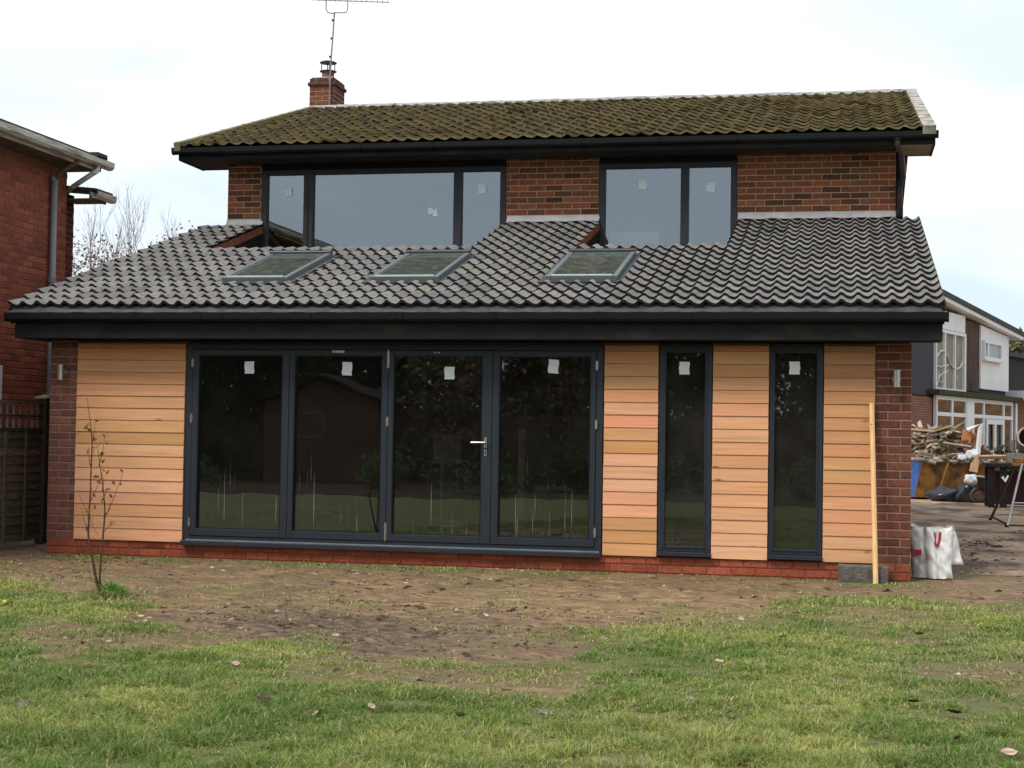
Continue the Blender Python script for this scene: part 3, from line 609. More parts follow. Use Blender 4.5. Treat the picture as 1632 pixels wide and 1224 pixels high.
# ---- lower roof
UF = 4.13
SKY = [(1.535, 2.255, 1.14, 2.66), (3.135, 3.855, 1.14, 2.62), (4.955, 5.675, 1.12, 2.60)]     # x0,x1,v0,v1
NOT = [(.50, 3.69), (4.90, 6.59)]; NV = 3.345
GA = 5.155/17; TW = (8.72+.27)/30
def tmesh(name, W, G, t0, t1, v0, v1, A, T, LIP, mats, n=12):
    k0, k1 = math.floor(t0*n+1e-6), math.ceil(t1*n-1e-6); ts = [t0]+[k/n for k in range(k0+1, k1) if t0 < k/n < t1]+[t1]
    def h(t): p = (t*2) % 1*2*math.pi; return A*(math.cos(p-.5)+.22*math.cos(2*(p-.5)+.6))
    mb = MB(); top = []; 
    for t in ts: top.append((t*W, v0, T*(1-v0/(G+.05))+h(t)))
    for t in ts: top.append((t*W, v1, T*(1-v1/(G+.05))+h(t)))
    m_ = len(ts); mb.add(top, [(i, i+1, m_+i+1, m_+i) for i in range(m_-1)])
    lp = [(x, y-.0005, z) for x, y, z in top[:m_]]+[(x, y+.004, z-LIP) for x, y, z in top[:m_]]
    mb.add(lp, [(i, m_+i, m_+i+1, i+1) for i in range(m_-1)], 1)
    return mb
def tile_roof(parent, X0, W, ncol, G, nrow, fn, ang, holes, par, mats, matsA, pal, budget, A, T, LIP, rag=.004):
    full = tmesh('roof_tile', W, G, 0, 1, 0, G+.045, A, T, LIP, mats).mesh('roof_tile', mats)
    full.polygons.foreach_set('use_smooth', [True]*len(full.polygons))
    stuffm = MB(); RM = Matrix.Rotation(ang, 4, 'X')
    for r in range(nrow):
        for c in range(ncol):
            x0, x1 = X0+c*W, X0+(c+1)*W; v0, v1 = r*G, (r+1)*G+.045; segs = [(0., 1., 0., G+.045)]
            for (a, b, p, q) in holes:
                ns = []
                for (t0, t1, s0, s1) in segs:
                    X_, Y_ = x0+t0*W, x0+t1*W; P_, Q_ = v0+s0, v0+s1
                    if Y_ <= a or X_ >= b or Q_-.045 <= p or P_ >= q: ns.append((t0, t1, s0, s1)); continue
                    if X_ < a-.02: ns.append((t0, (a-x0)/W, s0, s1))
                    if Y_ > b+.02: ns.append(((b-x0)/W, t1, s0, s1))
                    i0, i1 = max(t0, (a-x0)/W), min(t1, (b-x0)/W)
                    if P_ < p-.03: ns.append((i0, i1, s0, p-v0))
                    if Q_-.045 > q+.04: ns.append((i0, i1, q-v0, s1))
                segs = [s for s in ns if s[1]-s[0] > .04]
            for (t0, t1, s0, s1) in segs:
                col = jit(random.choice(pal), .1); wob = random.uniform(-rag, rag)
                M = Matrix.Translation(fn(x0, v0+wob, random.uniform(0, .005))) @ RM @ Matrix.Rotation(random.uniform(-.008, .008), 4, 'Y') @ Matrix.Rotation(random.uniform(-.006, .006), 4, 'Z')
                isfull = (t0, t1, s0) == (0., 1., 0.) and s1 > G
                if isfull: me = full
                else:
                    me = tmesh('roof_tile', W, G, t0, t1, s0, s1, A, T, LIP, mats).mesh('roof_tile', mats); me.polygons.foreach_set('use_smooth', [True]*len(me.polygons))
                if budget[0] > 0: link('roof_tile', me, parent, M, color=col); budget[0] -= 1
                else: stuffm.add([M @ v.co for v in me.vertices], [tuple(p.vertices) for p in me.polygons], 0, col); stuffm.m[-len(me.polygons):] = [p.material_index for p in me.polygons]
    if stuffm.v: stuffm.build('roof_tile', matsA, parent, smooth=True, kind='stuff')
w = MB()
for a, b, p, q in ((-.26,.50,0,5.15),(.50,3.69,0,3.30),(3.69,4.90,0,5.15),(4.90,6.59,0,3.30),(6.59,8.71,0,5.15)):
    for (x0, x1, v0, v1) in [(a, b, p, q)]:
        cut = [s for s in SKY if s[0] > a and s[1] < b+.01]
        if not cut: w.box(x0, x1, v0, v1, -.05, -.022, T=S); continue
        xx = x0
        for s in cut:
            w.box(xx, s[0]+.05, v0, v1, -.05, -.022, T=S); w.box(s[0]+.05, s[1]-.05, v0, s[2]+.05, -.05, -.022, T=S); w.box(s[0]+.05, s[1]-.05, s[3]-.05, v1, -.05, -.022, T=S); xx = s[1]-.05
        w.box(xx, x1, v0, v1, -.05, -.022, T=S)
LR = part(w, 'lower_roof', M_DARK)
P_T = [(0.1962, 0.1832, 0.1689), (0.1712, 0.1603, 0.1511), (0.2213, 0.2069, 0.1865), (0.1878, 0.1717, 0.1582), (0.1587, 0.1514, 0.1439), (0.2171, 0.2026, 0.1733), (0.2004, 0.1762, 0.1582)]
holes = [(s[0]-.05, s[1]+.06, s[2]-.03, s[3]+.03) for s in SKY]+[(a, b, NV, 9) for a, b in NOT]
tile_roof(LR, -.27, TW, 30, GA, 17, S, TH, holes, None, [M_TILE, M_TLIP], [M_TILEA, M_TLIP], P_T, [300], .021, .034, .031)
# verge boards, eaves tray, gutter, fascia, soffit
w = MB()
for x0, x1 in ((-.255,-.23), (8.695,8.72)): w.box(x0, x1, -.02, 5.15, -.17, -.012, T=S)
part(w, 'barge_board', M_FASC)
w = MB()
for x0, x1 in ((-.27,-.256), (8.721,8.735)): w.box(x0, x1, .01, 5.15, -.045, .012, T=S)
part(w, 'verge_undercloak', mat('undercloak', (.16,.085,.05), .9, .1, n_amt=.3))
w = MB(); w.add([(-.25,-.335,2.475),(8.71,-.335,2.475),(8.71,-.405,2.40),(-.25,-.405,2.40)], [(0,3,2,1)])
n = 60; vs = []
for i in range(n+1):
    x = -.25+8.96*i/n; vs += [(x, -.33, 2.478), (x, -.372+.004*math.sin(i*1.7), 2.437), (x, -.402, 2.399+.003*math.sin(i*2.9))]
w.v = []; w.f = []; w.m = []; w.c = []; w.add(vs, [(3*i+k, 3*i+k+1, 3*i+k+4, 3*i+k+3) for i in range(n) for k in (0, 1)])
part(w, 'eaves_tray', M_TRAY, smooth=True)
GP = [(-.335,2.392),(-.335,2.33),(-.355,2.312),(-.405,2.312),(-.428,2.335),(-.432,2.395),(-.424,2.395),(-.420,2.342),(-.402,2.322),(-.358,2.322),(-.343,2.335),(-.343,2.392)]
w = MB(); w.prism(GP[::-1], -.275, 8.745)
w.prism([(-.334,2.394),(-.334,2.328),(-.355,2.308),(-.406,2.308),(-.431,2.335),(-.435,2.397)][::-1], -.285, -.274); w.prism([(-.334,2.394),(-.334,2.328),(-.355,2.308),(-.406,2.308),(-.431,2.335),(-.435,2.397)][::-1], 8.744, 8.755)
part(w, 'lower_gutter', M_BLACK)
w = MB(); w.box(-.222, 8.708, -.33, -.305, 2.148, 2.43); part(w, 'lower_fascia', M_FASC, bevel=.004)
w = MB(); w.box(-.22, 8.706, -.303, .0, 2.150, 2.162); w.box(-.22, 0, .0, 4.5, 2.150, 2.162); part(w, 'lower_soffit', M_DARK)
for a_ in (-.222, 8.686): w = MB(); w.box(a_, a_+.022, -.304, .02, 2.164, 2.45); part(w, 'soffit_box_end', M_FASC)
for x in (1.75, 3.7, 5.68, 7.6):
    w = MB(); w.prism([(-.335,2.398),(-.333,2.328),(-.354,2.306),(-.407,2.306),(-.432,2.332),(-.437,2.40),(-.427,2.40),(-.424,2.34),(-.40,2.318),(-.358,2.318),(-.345,2.334),(-.345,2.398)][::-1], x-.035, x+.035); part(w, 'gutter_union', M_BLACK)
for k in range(10):
    x = .2+k*.9; w = MB(); w.tube([(x,-.333,2.30),(x,-.36,2.303),(x,-.407,2.304),(x,-.436,2.335),(x,-.438,2.39)], .006, 4); part(w, 'gutter_bracket', M_BLACK)
for x in (2.9, 5.9): w = MB(); w.box(x-.002, x+.002, -.3315, -.329, 2.15, 2.31); part(w, 'fascia_joint', M_DARK)
for k in range(10):
    x = .1+k*.93; w = MB(); w.tube([(x,UF-.003,4.755),(x,UF-.03,4.762),(x,UF-.078,4.763),(x,UF-.105,4.79),(x,UF-.109,4.845)], .007, 4); part(w, 'gutter_bracket', M_BLACK) if 'UF' in globals() else None
# well in front of the upper windows
for (a, b) in NOT:
    w = MB(); w.box(a, b, 2.80, 4.61, 3.20, 3.24); well = part(w, 'roof_well', mat('well_lead', (.10,.10,.105), .7, .3))
    y0 = S(0, NV)[1]; zt = lambda y: 2.46+(y+.38)*ST/CT
    for xx0, xx1 in ((a-.025, a-.002), (b+.002, b+.025)):
        w = MB(); w.prism([(y0-.05, 3.24), (4.58, 3.24), (4.58, zt(4.58)-.09), (y0-.05, zt(y0-.05)-.09)], xx0, xx1); part(w, 'well_cheek', M_DARK, well)
        w = MB(); w.prism([(y0-.05, zt(y0-.05)-.089), (4.58, zt(4.58)-.089), (4.58, zt(4.58)+.0), (y0-.05, zt(y0-.05)+.0)], xx0-.004, xx1+.004); part(w, 'cheek_board', M_REDB, well)
    w = MB(); w.box(a, b, y0-.03, y0-.005, 3.24, zt(y0)-.03); part(w, 'well_front', M_DARK, well)
# lead flashings
for a, b in ((-.005, .495), (3.722, 4.893), (6.592, 8.458)):
    n = max(4, int((b-a)*14)); vs = []
    for i in range(n+1):
        x = a+(b-a)*i/n; e = .005*math.sin(i*1.3+a)+random.uniform(-.003, .003)
        vs += [(x, D-.006, 4.000), (x, D-.010, 3.975), (x, D-.035+e, 3.935), (x, D-.085+e, 3.915+e)]
    w = MB(); w.add(vs, [(4*i+k, 4*i+k+1, 4*i+k+5, 4*i+k+4) for i in range(n) for k in range(3)])
    part(w, 'lead_flashing', M_LEAD, smooth=True)
# ---- skylights
for (x0, x1, v0, v1) in SKY:
    w = MB(); w.frame(x0-.075, x1+.075, v0-.10, v1+.06, 0, 0, .08)
    w = MB()
    def SB(x, y, z): return S(x, z, y)       # frame() uses (x, y-depth, z) -> (u, w, v)
    w.frame(x0-.065, x1+.075, v0-.10, v1+.04, -.015, .030, (.07, .08, .105, .045), T=SB)
    SL = part(w, 'skylight', M_SKYL)
    w = MB(); w.frame(x0, x1, v0, v1, -.015, .075, (.050, .050, .040, .07), T=SB); part(w, 'skylight_frame', M_SKYF, SL, bevel=.004)
    w = MB(); w.box(x0-.004, x1+.004, .0755, .098, v1-.075, v1+.012, T=SB); part(w, 'skylight_hood', mat('hood_dark', (.035,.04,.04), .4, .5), SL, bevel=.004)
    w = MB(); w.box(x0+.055, x1-.055, .0756, .083, v0+.012, v0+.026, T=SB); part(w, 'skylight_trim', M_WHITE, SL)
    w = MB(); w.box(x0+.05, x1-.05, .056, .062, v0+.043, v1-.068, T=SB); part(w, 'pane', M_GLASSR, SL)
# ---- upper roof
UG = 5.48/14; UWD = (8.88+.49)/26
w = MB(); w.box(-.47, 8.86, 0, 5.47, -.06, -.025, T=SUp)
w.add([(-.47, RY, RZ), (8.86, RY, RZ), (8.86, 14.7, 4.86), (-.47, 14.7, 4.86)], [(0,1,2,3)])
UR = part(w, 'upper_roof', M_DARK)
P_M = [(0.051, 0.0365, 0.0179), (0.0382, 0.0272, 0.017), (0.0612, 0.0442, 0.0187), (0.0425, 0.0289, 0.0195), (0.0306, 0.0221, 0.017), (0.0527, 0.0391, 0.017)]
tile_roof(UR, -.49, UWD, 26, UG, 14, SUp, TU, [(8.74, 9.2, -1, 9)], None, [M_MOSS, M_MLIP], [M_MOSSA, M_MLIP], P_M, [300], .016, .044, .026, rag=.012)
w = MB(); w.box(8.735, 8.885, -.03, 5.5, -.05, .045, T=SUp); part(w, 'verge_capping', mat('verge_cement', (.37,.34,.29), .9, .1, n_scale=7, n_amt=.35, tint2=(.16,.13,.09), t2_scale=4, t2_lo=.5, t2_hi=.65))
w = MB(); w.box(-.50, -.42, -.03, 5.5, -.05, .055, T=SUp); part(w, 'verge_capping', mat('mossy_cement', (.22,.19,.10), .95, .05, n_scale=8, n_amt=.4))
for k in range(21):
    x0 = -.50+k*.4475; w = MB(); pr = [(RY+.13*math.cos(t), RZ-.015+.07*math.sin(t)) for t in [math.pi*i/6 for i in range(7)]]
    dz = random.uniform(-.006, .006); w.prism([(a, b+dz) for a, b in pr], x0+.004, x0+.4435)
    part(w, 'ridge_tile', M_CEM)
UF = 4.13
w = MB(); w.box(-.49, 8.885, UF, UF+.022, 4.705, 4.875); part(w, 'upper_fascia', M_FASC, bevel=.004)
w = MB(); w.box(-.488, 8.456, UF+.023, D, 4.712, 4.724); w.box(-.488, -.003, D+.001, 4.93, 4.712, 4.724); part(w, 'upper_soffit', mat('soffit_shaded', (.035,.03,.024), .85, .1, n_amt=.35, n_scale=5))  # under-eave shade put into the soffit colour
w = MB(); w.box(8.4565, 8.883, UF+.023, 4.93, 4.712, 4.724); part(w, 'gable_soffit', mat('soffit_lit', (.25,.215,.155), .85, .1, n_amt=.35, n_scale=5))  # same soffit in a paler colour, for the better lit gable end
w = MB()
for x0, x1 in ((-.49, -.468), (8.863, 8.885)): w.box(x0, x1, UF+.023, 4.93, 4.7, 4.87)
for x0, x1 in ((-.468, -.003), (8.456, 8.863)): w.box(x0, x1, 4.912, 4.93, 4.705, 5.0)
for x0, x1 in ((-.49, -.468), (8.863, 8.885)): w.box(x0, x1, .2, 5.4, -.18, -.062, T=SUp)
part(w, 'gable_box_end', M_FASC)
gp = [(UF-.005,4.842),(UF-.005,4.79),(UF-.022,4.768),(UF-.075,4.768),(UF-.098,4.79),(UF-.104,4.848),(UF-.096,4.848),(UF-.09,4.795),(UF-.072,4.778),(UF-.025,4.778),(UF-.013,4.795),(UF-.013,4.842)]
w = MB(); w.prism(gp[::-1], -.535, 8.905); ge = [(UF-.004,4.845),(UF-.004,4.788),(UF-.022,4.764),(UF-.076,4.764),(UF-.101,4.79),(UF-.107,4.851)][::-1]
w.prism(ge, -.545, -.534); w.prism(ge, 8.904, 8.915); part(w, 'upper_gutter', M_BLACK)
w = MB(); w.tube([(8.455,UF-.05,4.79),(8.455,UF-.05,4.70),(8.50,UF+.05,4.62),(8.54,D-.09,4.38),(8.50,D-.06,4.30),(8.50,D-.06,3.93)], .034, 10); part(w, 'downpipe', mat('pipe_brown', (.04,.028,.022), .4, .4), smooth=True)
w = MB(); w.tube([(8.455,UF-.05,4.80),(8.455,UF-.05,4.745)], .043, 10); w.tube([(8.5,D-.06,4.33),(8.5,D-.06,4.27)], .042, 10); part(w, 'pipe_collar', M_FASC)
w = MB(); w.box(8.456, 8.545, D+.05, D+.14, 3.85, 4.70); part(w, 'corner_board', M_DARK)
# ---- chimney
w = MB(); CX0, CX1, CY0, CY1 = -.76, -.335, 9.9, 10.45
w.box(CX0+.005, CX1-.005, CY0+.006, CY1, 0, 7.06); CH = part(w, 'chimney', M_MORT)
P_C = [(.17,.062,.04),(.14,.05,.035),(.19,.07,.04),(.11,.045,.035)]
lay(CH, CX0, CX1, 6.3, 6.93, CY0, P_C, [60]); lay(CH, CX0, CX1, 7.0, 7.068, CY0, [(.10,.04,.03)], [10])
lay(CH, CY0, CY1, 6.3, 6.93, CX1, P_C, [60], facing='+x'); lay(CH, CY0, CY1, 7.0, 7.068, CX1, P_C, [10], facing='+x')
w = MB(); w.box(CX0-.03, CX1+.03, CY0-.03, CY1+.03, 6.932, 6.998); part(w, 'corbel_course', mat('corbel', (.10,.055,.05), .9, .1, n_amt=.3), CH, bevel=.015)
w = MB(); w.box(CX0+.02, CX1-.02, CY0+.02, CY1-.02, 7.061, 7.09); part(w, 'flaunching', M_CEM, CH, bevel=.012)
w = MB(); w.lathe([(.115,7.08),(.105,7.10),(.10,7.20),(.112,7.21),(.112,7.225),(.09,7.225),(.09,7.1)], (-.54, 10.18, 0)); part(w, 'chimney_pot', mat('terracotta', (.20,.09,.05), .85, .2, n_amt=.3), CH, smooth=False)
w = MB(); w.lathe([(.0,7.226),(.14,7.228),(.145,7.236),(.11,7.245),(0,7.246)], (-.54,10.18,0)); w.lathe([(0,7.375),(.14,7.372),(.146,7.381),(.10,7.402),(0,7.408)], (-.54,10.18,0))
for a in (.5, 2.0, 3.6, 5.2): w.tube([(-.54+.11*math.cos(a),10.18+.11*math.sin(a),7.24),(-.54+.11*math.cos(a),10.18+.11*math.sin(a),7.375)], .009, 5)
part(w, 'chimney_cowl', mat('cowl_metal', (.11,.115,.10), .5, .4, .3), CH)
# ---- TV aerial, a thing of its own
AE = thing('tv_aerial', (-.33, 9.87, 6.5), 'thin grey television aerial on a mast strapped to the brick chimney', 'aerial')
ma = mat('aerial_metal', (.20,.20,.20), .45, .4, .4)
w = MB(); w.tube([(-.40,9.86,6.60),(-.395,9.86,7.1),(-.385,9.86,7.4),(-.36,9.86,7.78),(-.345,9.86,8.13)], .013, 6); part(w, 'mast', ma, AE)
w = MB()
for z, x in ((7.40,-.385),(7.70,-.366),(8.00,-.352)): w.tube([(x-.02,9.85,z-.015),(x-.02,9.85,z+.015)], .016, 6)
part(w, 'cable_clip', M_BLACK, AE)
w = MB(); w.tube([(-.49,9.86,8.38),(-.49,9.86,8.20),(-.46,9.86,8.135),(-.36,9.86,8.115),(-.345,9.86,8.13),(-.22,9.86,8.12),(-.135,9.86,8.13),(-.12,9.86,8.18),(-.12,9.86,8.33)], .009, 6); part(w, 'yoke', ma, AE)
w = MB(); w.tube([(-.75,9.86,8.36),(.575,9.86,8.262)], .008, 5); part(w, 'boom', ma, AE)
for k in range(14):
    x = .565-k*.09; z = 8.263+(.575-x)*.074; w = MB(); w.tube([(x,9.86,z-.02),(x,9.86,z+.045)], .0045, 4); part(w, 'element', ma, AE)
w = MB(); w.tube([(-.41,9.885,6.62),(-.405,9.885,6.95)], .008, 5); part(w, 'cable', M_WHITE, AE)
for x in (1,):
    w = MB(); w.box(-.425,-.37,9.845,9.853,6.70,6.72); w.box(-.425,-.37,9.845,9.853,7.02,7.04); part(w, 'strap', ma, AE)
# ---- wall lights
for x, lb in ((.153, 'steel cylinder wall light on the left brick pillar'), (8.325, 'steel cylinder wall light on the right brick pillar')):
    t = thing('wall_light', (x, 0, 1.82), lb, 'wall light', 'steel wall lights on the brick pillars')
    w = MB(); w.tube([(x,-.085,1.742),(x,-.085,1.898)], .0305, 24, cap=False); w.build('lamp_tube', M_STEEL, t, smooth=True)
    w = MB(); w.tube([(x,-.085,1.739),(x,-.085,1.7415)], .024, 16); w.tube([(x,-.085,1.8985),(x,-.085,1.901)], .024, 16); w.build('lens', M_BLACK, t)
    w = MB(); w.tube([(x,-.06,1.82),(x,-.004,1.82)], .014, 10); w.tube([(x,-.012,1.82),(x,-.001,1.82)], .04, 16); w.build('bracket', M_STEEL, t)

# ================================================================== OBJECTS ROUND THE HOUSE
t = thing('timber_post', (8.15, -.32, 0), 'pale planed timber post leaning on the boards beside the right brick pillar', 'post')
w = MB(); a, b = Vector((8.150, -.32, -.01)), Vector((8.108, -.055, 1.60)); s = .023
pr = [(s*math.cos(k*math.pi/8+.2)*(1.08 if k % 4 == 2 else 1), s*math.sin(k*math.pi/8+.2)) for k in range(16)]
for p in (a, b):
    for (q, r) in pr: w.v.append((p.x+q, p.y+r, p.z))
for k in range(16): w.f.append((k, (k+1) % 16, (k+1) % 16+16, k+16)); w.m.append(0); w.c.append(None)
w.f += [tuple(range(15, -1, -1)), tuple(range(16, 32))]; w.m += [0, 0]; w.c += [None, None]
w.build('post_shaft', M_TIMB, t)
w = MB(); kp = a+(b-a)*.88; w.tube([(kp.x-.006,kp.y-.0245,kp.z),(kp.x-.006,kp.y-.0255,kp.z)], .006, 8); w.build('knot', M_REDB, t)
w = MB(); w.box(7.822, 8.262, -.25, -.04, -.02, .142); o = w.build('concrete_block', mat('block_grey', (.115,.105,.09), .95, .1, n_scale=18, n_amt=.35, bump=.8, bump_scale=60, tint2=(.2,.17,.13), t2_scale=5), bevel=.008, label='grey concrete block lying against the plinth behind the pale post', cat='block')
# rubble sack
def sack():
    t = thing('rubble_sack', (8.72, .45, 0), 'crumpled white woven sack with red print standing beside the house corner', 'sack')
    TP = [(8.47,.37),(8.53,.352),(8.585,.358),(8.598,.40),(8.612,.345),(8.655,.335),(8.685,.352),(8.76,.335),(8.83,.345),(8.862,.375),(8.850,.45),(8.872,.56),(8.80,.63),(8.66,.61),(8.52,.64),(8.46,.52)]
    BT = [(8.50,.41),(8.55,.37),(8.60,.365),(8.625,.40),(8.645,.33),(8.69,.285),(8.73,.335),(8.79,.30),(8.85,.35),(8.84,.42),(8.80,.46),(8.82,.55),(8.76,.60),(8.66,.58),(8.55,.60),(8.50,.52)]
    K = 4; nv = 16; n0 = len(TP); nu = n0*K; vs = []
    for j in range(nv+1):
        q = j/nv
        for i in range(nu):
            k, f = divmod(i, K); f /= K; P0 = [TP[k][c]*q+BT[k][c]*(1-q) for c in (0, 1)]; P1 = [TP[(k+1) % n0][c]*q+BT[(k+1) % n0][c]*(1-q) for c in (0, 1)]
            x, y = P0[0]*(1-f)+P1[0]*f, P0[1]*(1-f)+P1[1]*f
            bulge = math.sin(q*3.1)*.018; y -= bulge*(1 if y < .48 else -1)*(.4+.6*math.sin(f*math.pi))
            y += .007*math.sin(q*17+k*2.1)+.005*math.sin(q*29+i*.9); x += .005*math.sin(q*13+k)
            vs.append((x, y, .004+q*(.472+.010*math.sin(k*1.9)-.012*(k % 3 == 1))))
    fs = [(j*nu+i, j*nu+(i+1) % nu, (j+1)*nu+(i+1) % nu, (j+1)*nu+i) for j in range(nv) for i in range(nu)]
    w = MB(); w.add(vs, fs); w.add([vs[i] for i in range(nu)], [tuple(range(nu-1, -1, -1))])
    w.add([(8.665+(v[0]-8.665)*.9, .48+(v[1]-.48)*.85, v[2]-.07+.02*math.sin(i)) for i, v in enumerate(vs[-nu:])], [tuple(range(nu))])
    for i in range(nu): w.f.append((nv*nu+i, nv*nu+(i+1) % nu, (nv+1)*nu+nu+(i+1) % nu, (nv+1)*nu+nu+i)); w.m.append(0); w.c.append(None)
    ms = mat('woven_plastic', (.80,.78,.74), .5, .35, n_scale=9, n_amt=.16, tint2=(.36,.31,.25), t2_scale=4, t2_lo=.52, t2_hi=.72, bump=.9, bump_scale=9)
    w.build('sack_body', ms, t, smooth=True)
    w = MB(); pts = []
    for j in range(9):
        for i in range(6):
            q = j/8; p = i/5; pts.append((8.850+p*(.02+.085*q)+.006*math.sin(q*6), .385+.04*p+.010*math.sin(q*9+p*3), .462-q*(.33)-.02*p*(1-q)))
    w.add(pts, [(j*6+i, j*6+i+1, (j+1)*6+i+1, (j+1)*6+i) for j in range(8) for i in range(5)]); o = w.build('sack_flap', ms, t, smooth=True)
    so = o.modifiers.new('s', 'SOLIDIFY'); so.thickness = .004
    mr = mat('red_print', (.42,.02,.03), .5, .3, n_amt=.15); w = MB()
    w.tube([(8.690,.338,.425),(8.692,.322,.335),(8.70,.318,.308),(8.714,.315,.305),(8.724,.314,.33),(8.738,.325,.43)], [.006,.009,.011,.011,.011,.011], 6); w.build('red_letter', mr, t)
    w = MB(); w.box(8.50, 8.572, .333, .343, .215, .265); w.build('red_label', mr, t)
    w = MB(); w.tube([(8.555+.0,.362,.47),(8.56,.355,.30),(8.57,.36,.1)], .004, 5); w.build('sack_seam', ms, t)
sack()
# sapling
def sapling():
    t = thing('sapling', (2.38, -3.63, 0), 'thin young sapling with a few dry brown leaves and grass at its foot', 'sapling')
    K = 1/694.4; P = lambda cx, cy, dy=0: (2.381+(cx-285)*K, -3.63+dy, .0+(1100-cy)*K*1.0+.01)
    bark = mat('sapling_bark', (.085,.052,.032), .85, .15, n_amt=.3)
    def stem(name, pts, r0, r1, parent, dy=0):
        w = MB(); n = len(pts); w.tube([P(*p, dy*i/max(1, n-1)) for i, p in enumerate(pts)], [r0+(r1-r0)*i/(n-1) for i in range(n)], 6)
        return w.build(name, bark, parent, smooth=True)
    stem('stem', [(285,1105),(258,1000),(235,900),(218,830),(212,790),(213,690),(217,600),(219,450),(222,300),(214,240),(208,190),(196,130),(188,70)], .012, .0018, t)
    stem('stem', [(287,1105),(280,1000),(285,900),(290,800),(296,700),(294,640),(285,570),(268,480),(255,410),(240,340)], .011, .002, t, .04)
    for q in ([(212,690),(185,640),(150,575)],[(214,680),(240,740),(278,790)],[(297,690),(320,660),(345,600),(365,540),(382,500),(388,445)],[(262,430),(285,350),(298,260)],
              [(298,770),(325,740),(352,720)],[(221,290),(235,240),(237,180)],[(262,1040),(235,1030),(222,985)],[(215,430),(200,380),(192,350)],[(290,600),(305,560),(318,540)],[(216,620),(235,560),(248,500)],[(285,560),(300,500),(288,450)],
              [(296,700),(330,650),(330,600)],[(212,760),(200,720),(190,640)],[(222,330),(262,330),(300,300)],[(285,900),(262,850),(240,800)]):
        stem('twig', q, .0035, .0013, t, random.uniform(-.08, .08))
    lm = mat('dry_leaf', (.20,.095,.04), .8, .2, n_amt=.3, n_scale=40)
    for (cx, cy) in [(205,215),(235,190),(232,280),(222,290),(300,250),(288,268),(310,305),(195,350),(285,360),(300,400),(235,485),(262,510),(290,450),(355,505),(350,512),(388,450),(315,550),(250,575),(240,580),(300,615),(290,605),(225,655),(232,640),(218,668),(205,745),(352,722),(240,345),(250,370),(320,582),(215,235),(192,225),(240,290),(300,460),(375,515),(230,540),(200,760),(268,495)]:
        w = MB(); c = Vector(P(cx, cy, random.uniform(-.05, .05))); a = random.uniform(0, 6.3); s = random.uniform(.016, .028)
        u = Vector((math.cos(a), .3, math.sin(a))).normalized(); v = Vector((-math.sin(a), random.uniform(-.6, .6), math.cos(a))).normalized(); nn = u.cross(v)
        w.add([c-u*s, c-u*s*.3+v*s*.5+nn*s*.2, c+u*s*.6+v*s*.35, c+u*s*1.1, c+u*s*.4-v*s*.5+nn*s*.25, c-u*s*.4-v*s*.4], [(0,1,2,3),(0,3,4,5)]); w.build('leaf', lm, t)
sapling()
def tuft():
    t = MB(); 
    for i in range(420):
        a = random.uniform(0, 6.28); d = abs(random.gauss(0, .065)); x, y = 2.45+math.cos(a)*d*1.2, -3.60+math.sin(a)*d; h = random.uniform(.05, .15)*(1-d*3); l = random.uniform(.2, .8)*h; b = a+random.uniform(-.8, .8); w_ = .0028
        if h < .02: continue
        ca, sa = -math.sin(b)*w_, math.cos(b)*w_; lx, ly = math.cos(b)*l, math.sin(b)*l
        t.add([(x-ca, y-sa, -.005), (x+ca, y+sa, -.005), (x+ca*.8+lx*.4, y+sa*.8+ly*.4, h*.65), (x-ca*.8+lx*.4, y-sa*.8+ly*.4, h*.65), (x+lx, y+ly, h)], [(0,1,2,3),(3,2,4)], 0, jit(random.choice([(.10,.24,.03),(.16,.32,.05),(.22,.36,.07)]), .2))
    t.build('grass_tuft', mat('tuft_blade', src='attr', rough=.6, n_amt=0), kind='stuff', label='bright green clump of longer grass at the foot of the sapling', cat='grass')
tuft()
# fallen leaves on the lawn
LEAF = [(4.79,-8.21,'p'),(4.65,-8.28,'d'),(4.70,-8.30,'g'),(5.24,-7.75,'d'),(5.58,-7.97,'d'),(6.21,-7.94,'b'),(5.77,-7.82,'t'),(4.71,-7.39,'t'),(4.24,-8.16,'g'),(2.24,-4.66,'b'),(7.72,-6.66,'w'),(7.96,-7.07,'t'),
 (8.35,-7.74,'p'),(7.70,-8.29,'o'),(7.36,-7.52,'g'),(6.94,-7.5,'t'),(6.43,-6.24,'w'),(8.28,-3.05,'t'),(8.34,-4.13,'b'),(7.15,-7.24,'g'),(8.32,-7.86,'b'),(8.5,-8.1,'p'),(7.19,-5.95,'p'),(6.82,-7.38,'t'),(6.26,-7.19,'t'),
 (4.3,-4.81,'w'),(4.2,-4.78,'w'),(8.18,-6.97,'d'),(8.35,-7.19,'d'),(7.16,-3.48,'t'),(5.59,-8.05,'p'),(6.55,-7.79,'g'),(4.69,-6.72,'p'),(3.91,-2.54,'t'),(7.49,-4.58,'b'),(6.65,-5.51,'w'),(6.07,-8.38,'b'),(4.02,-7.38,'g'),(2.0,-4.35,'y'),(3.3,-4.9,'t'),(5.3,-3.2,'b'),(3.0,-1.6,'w')]
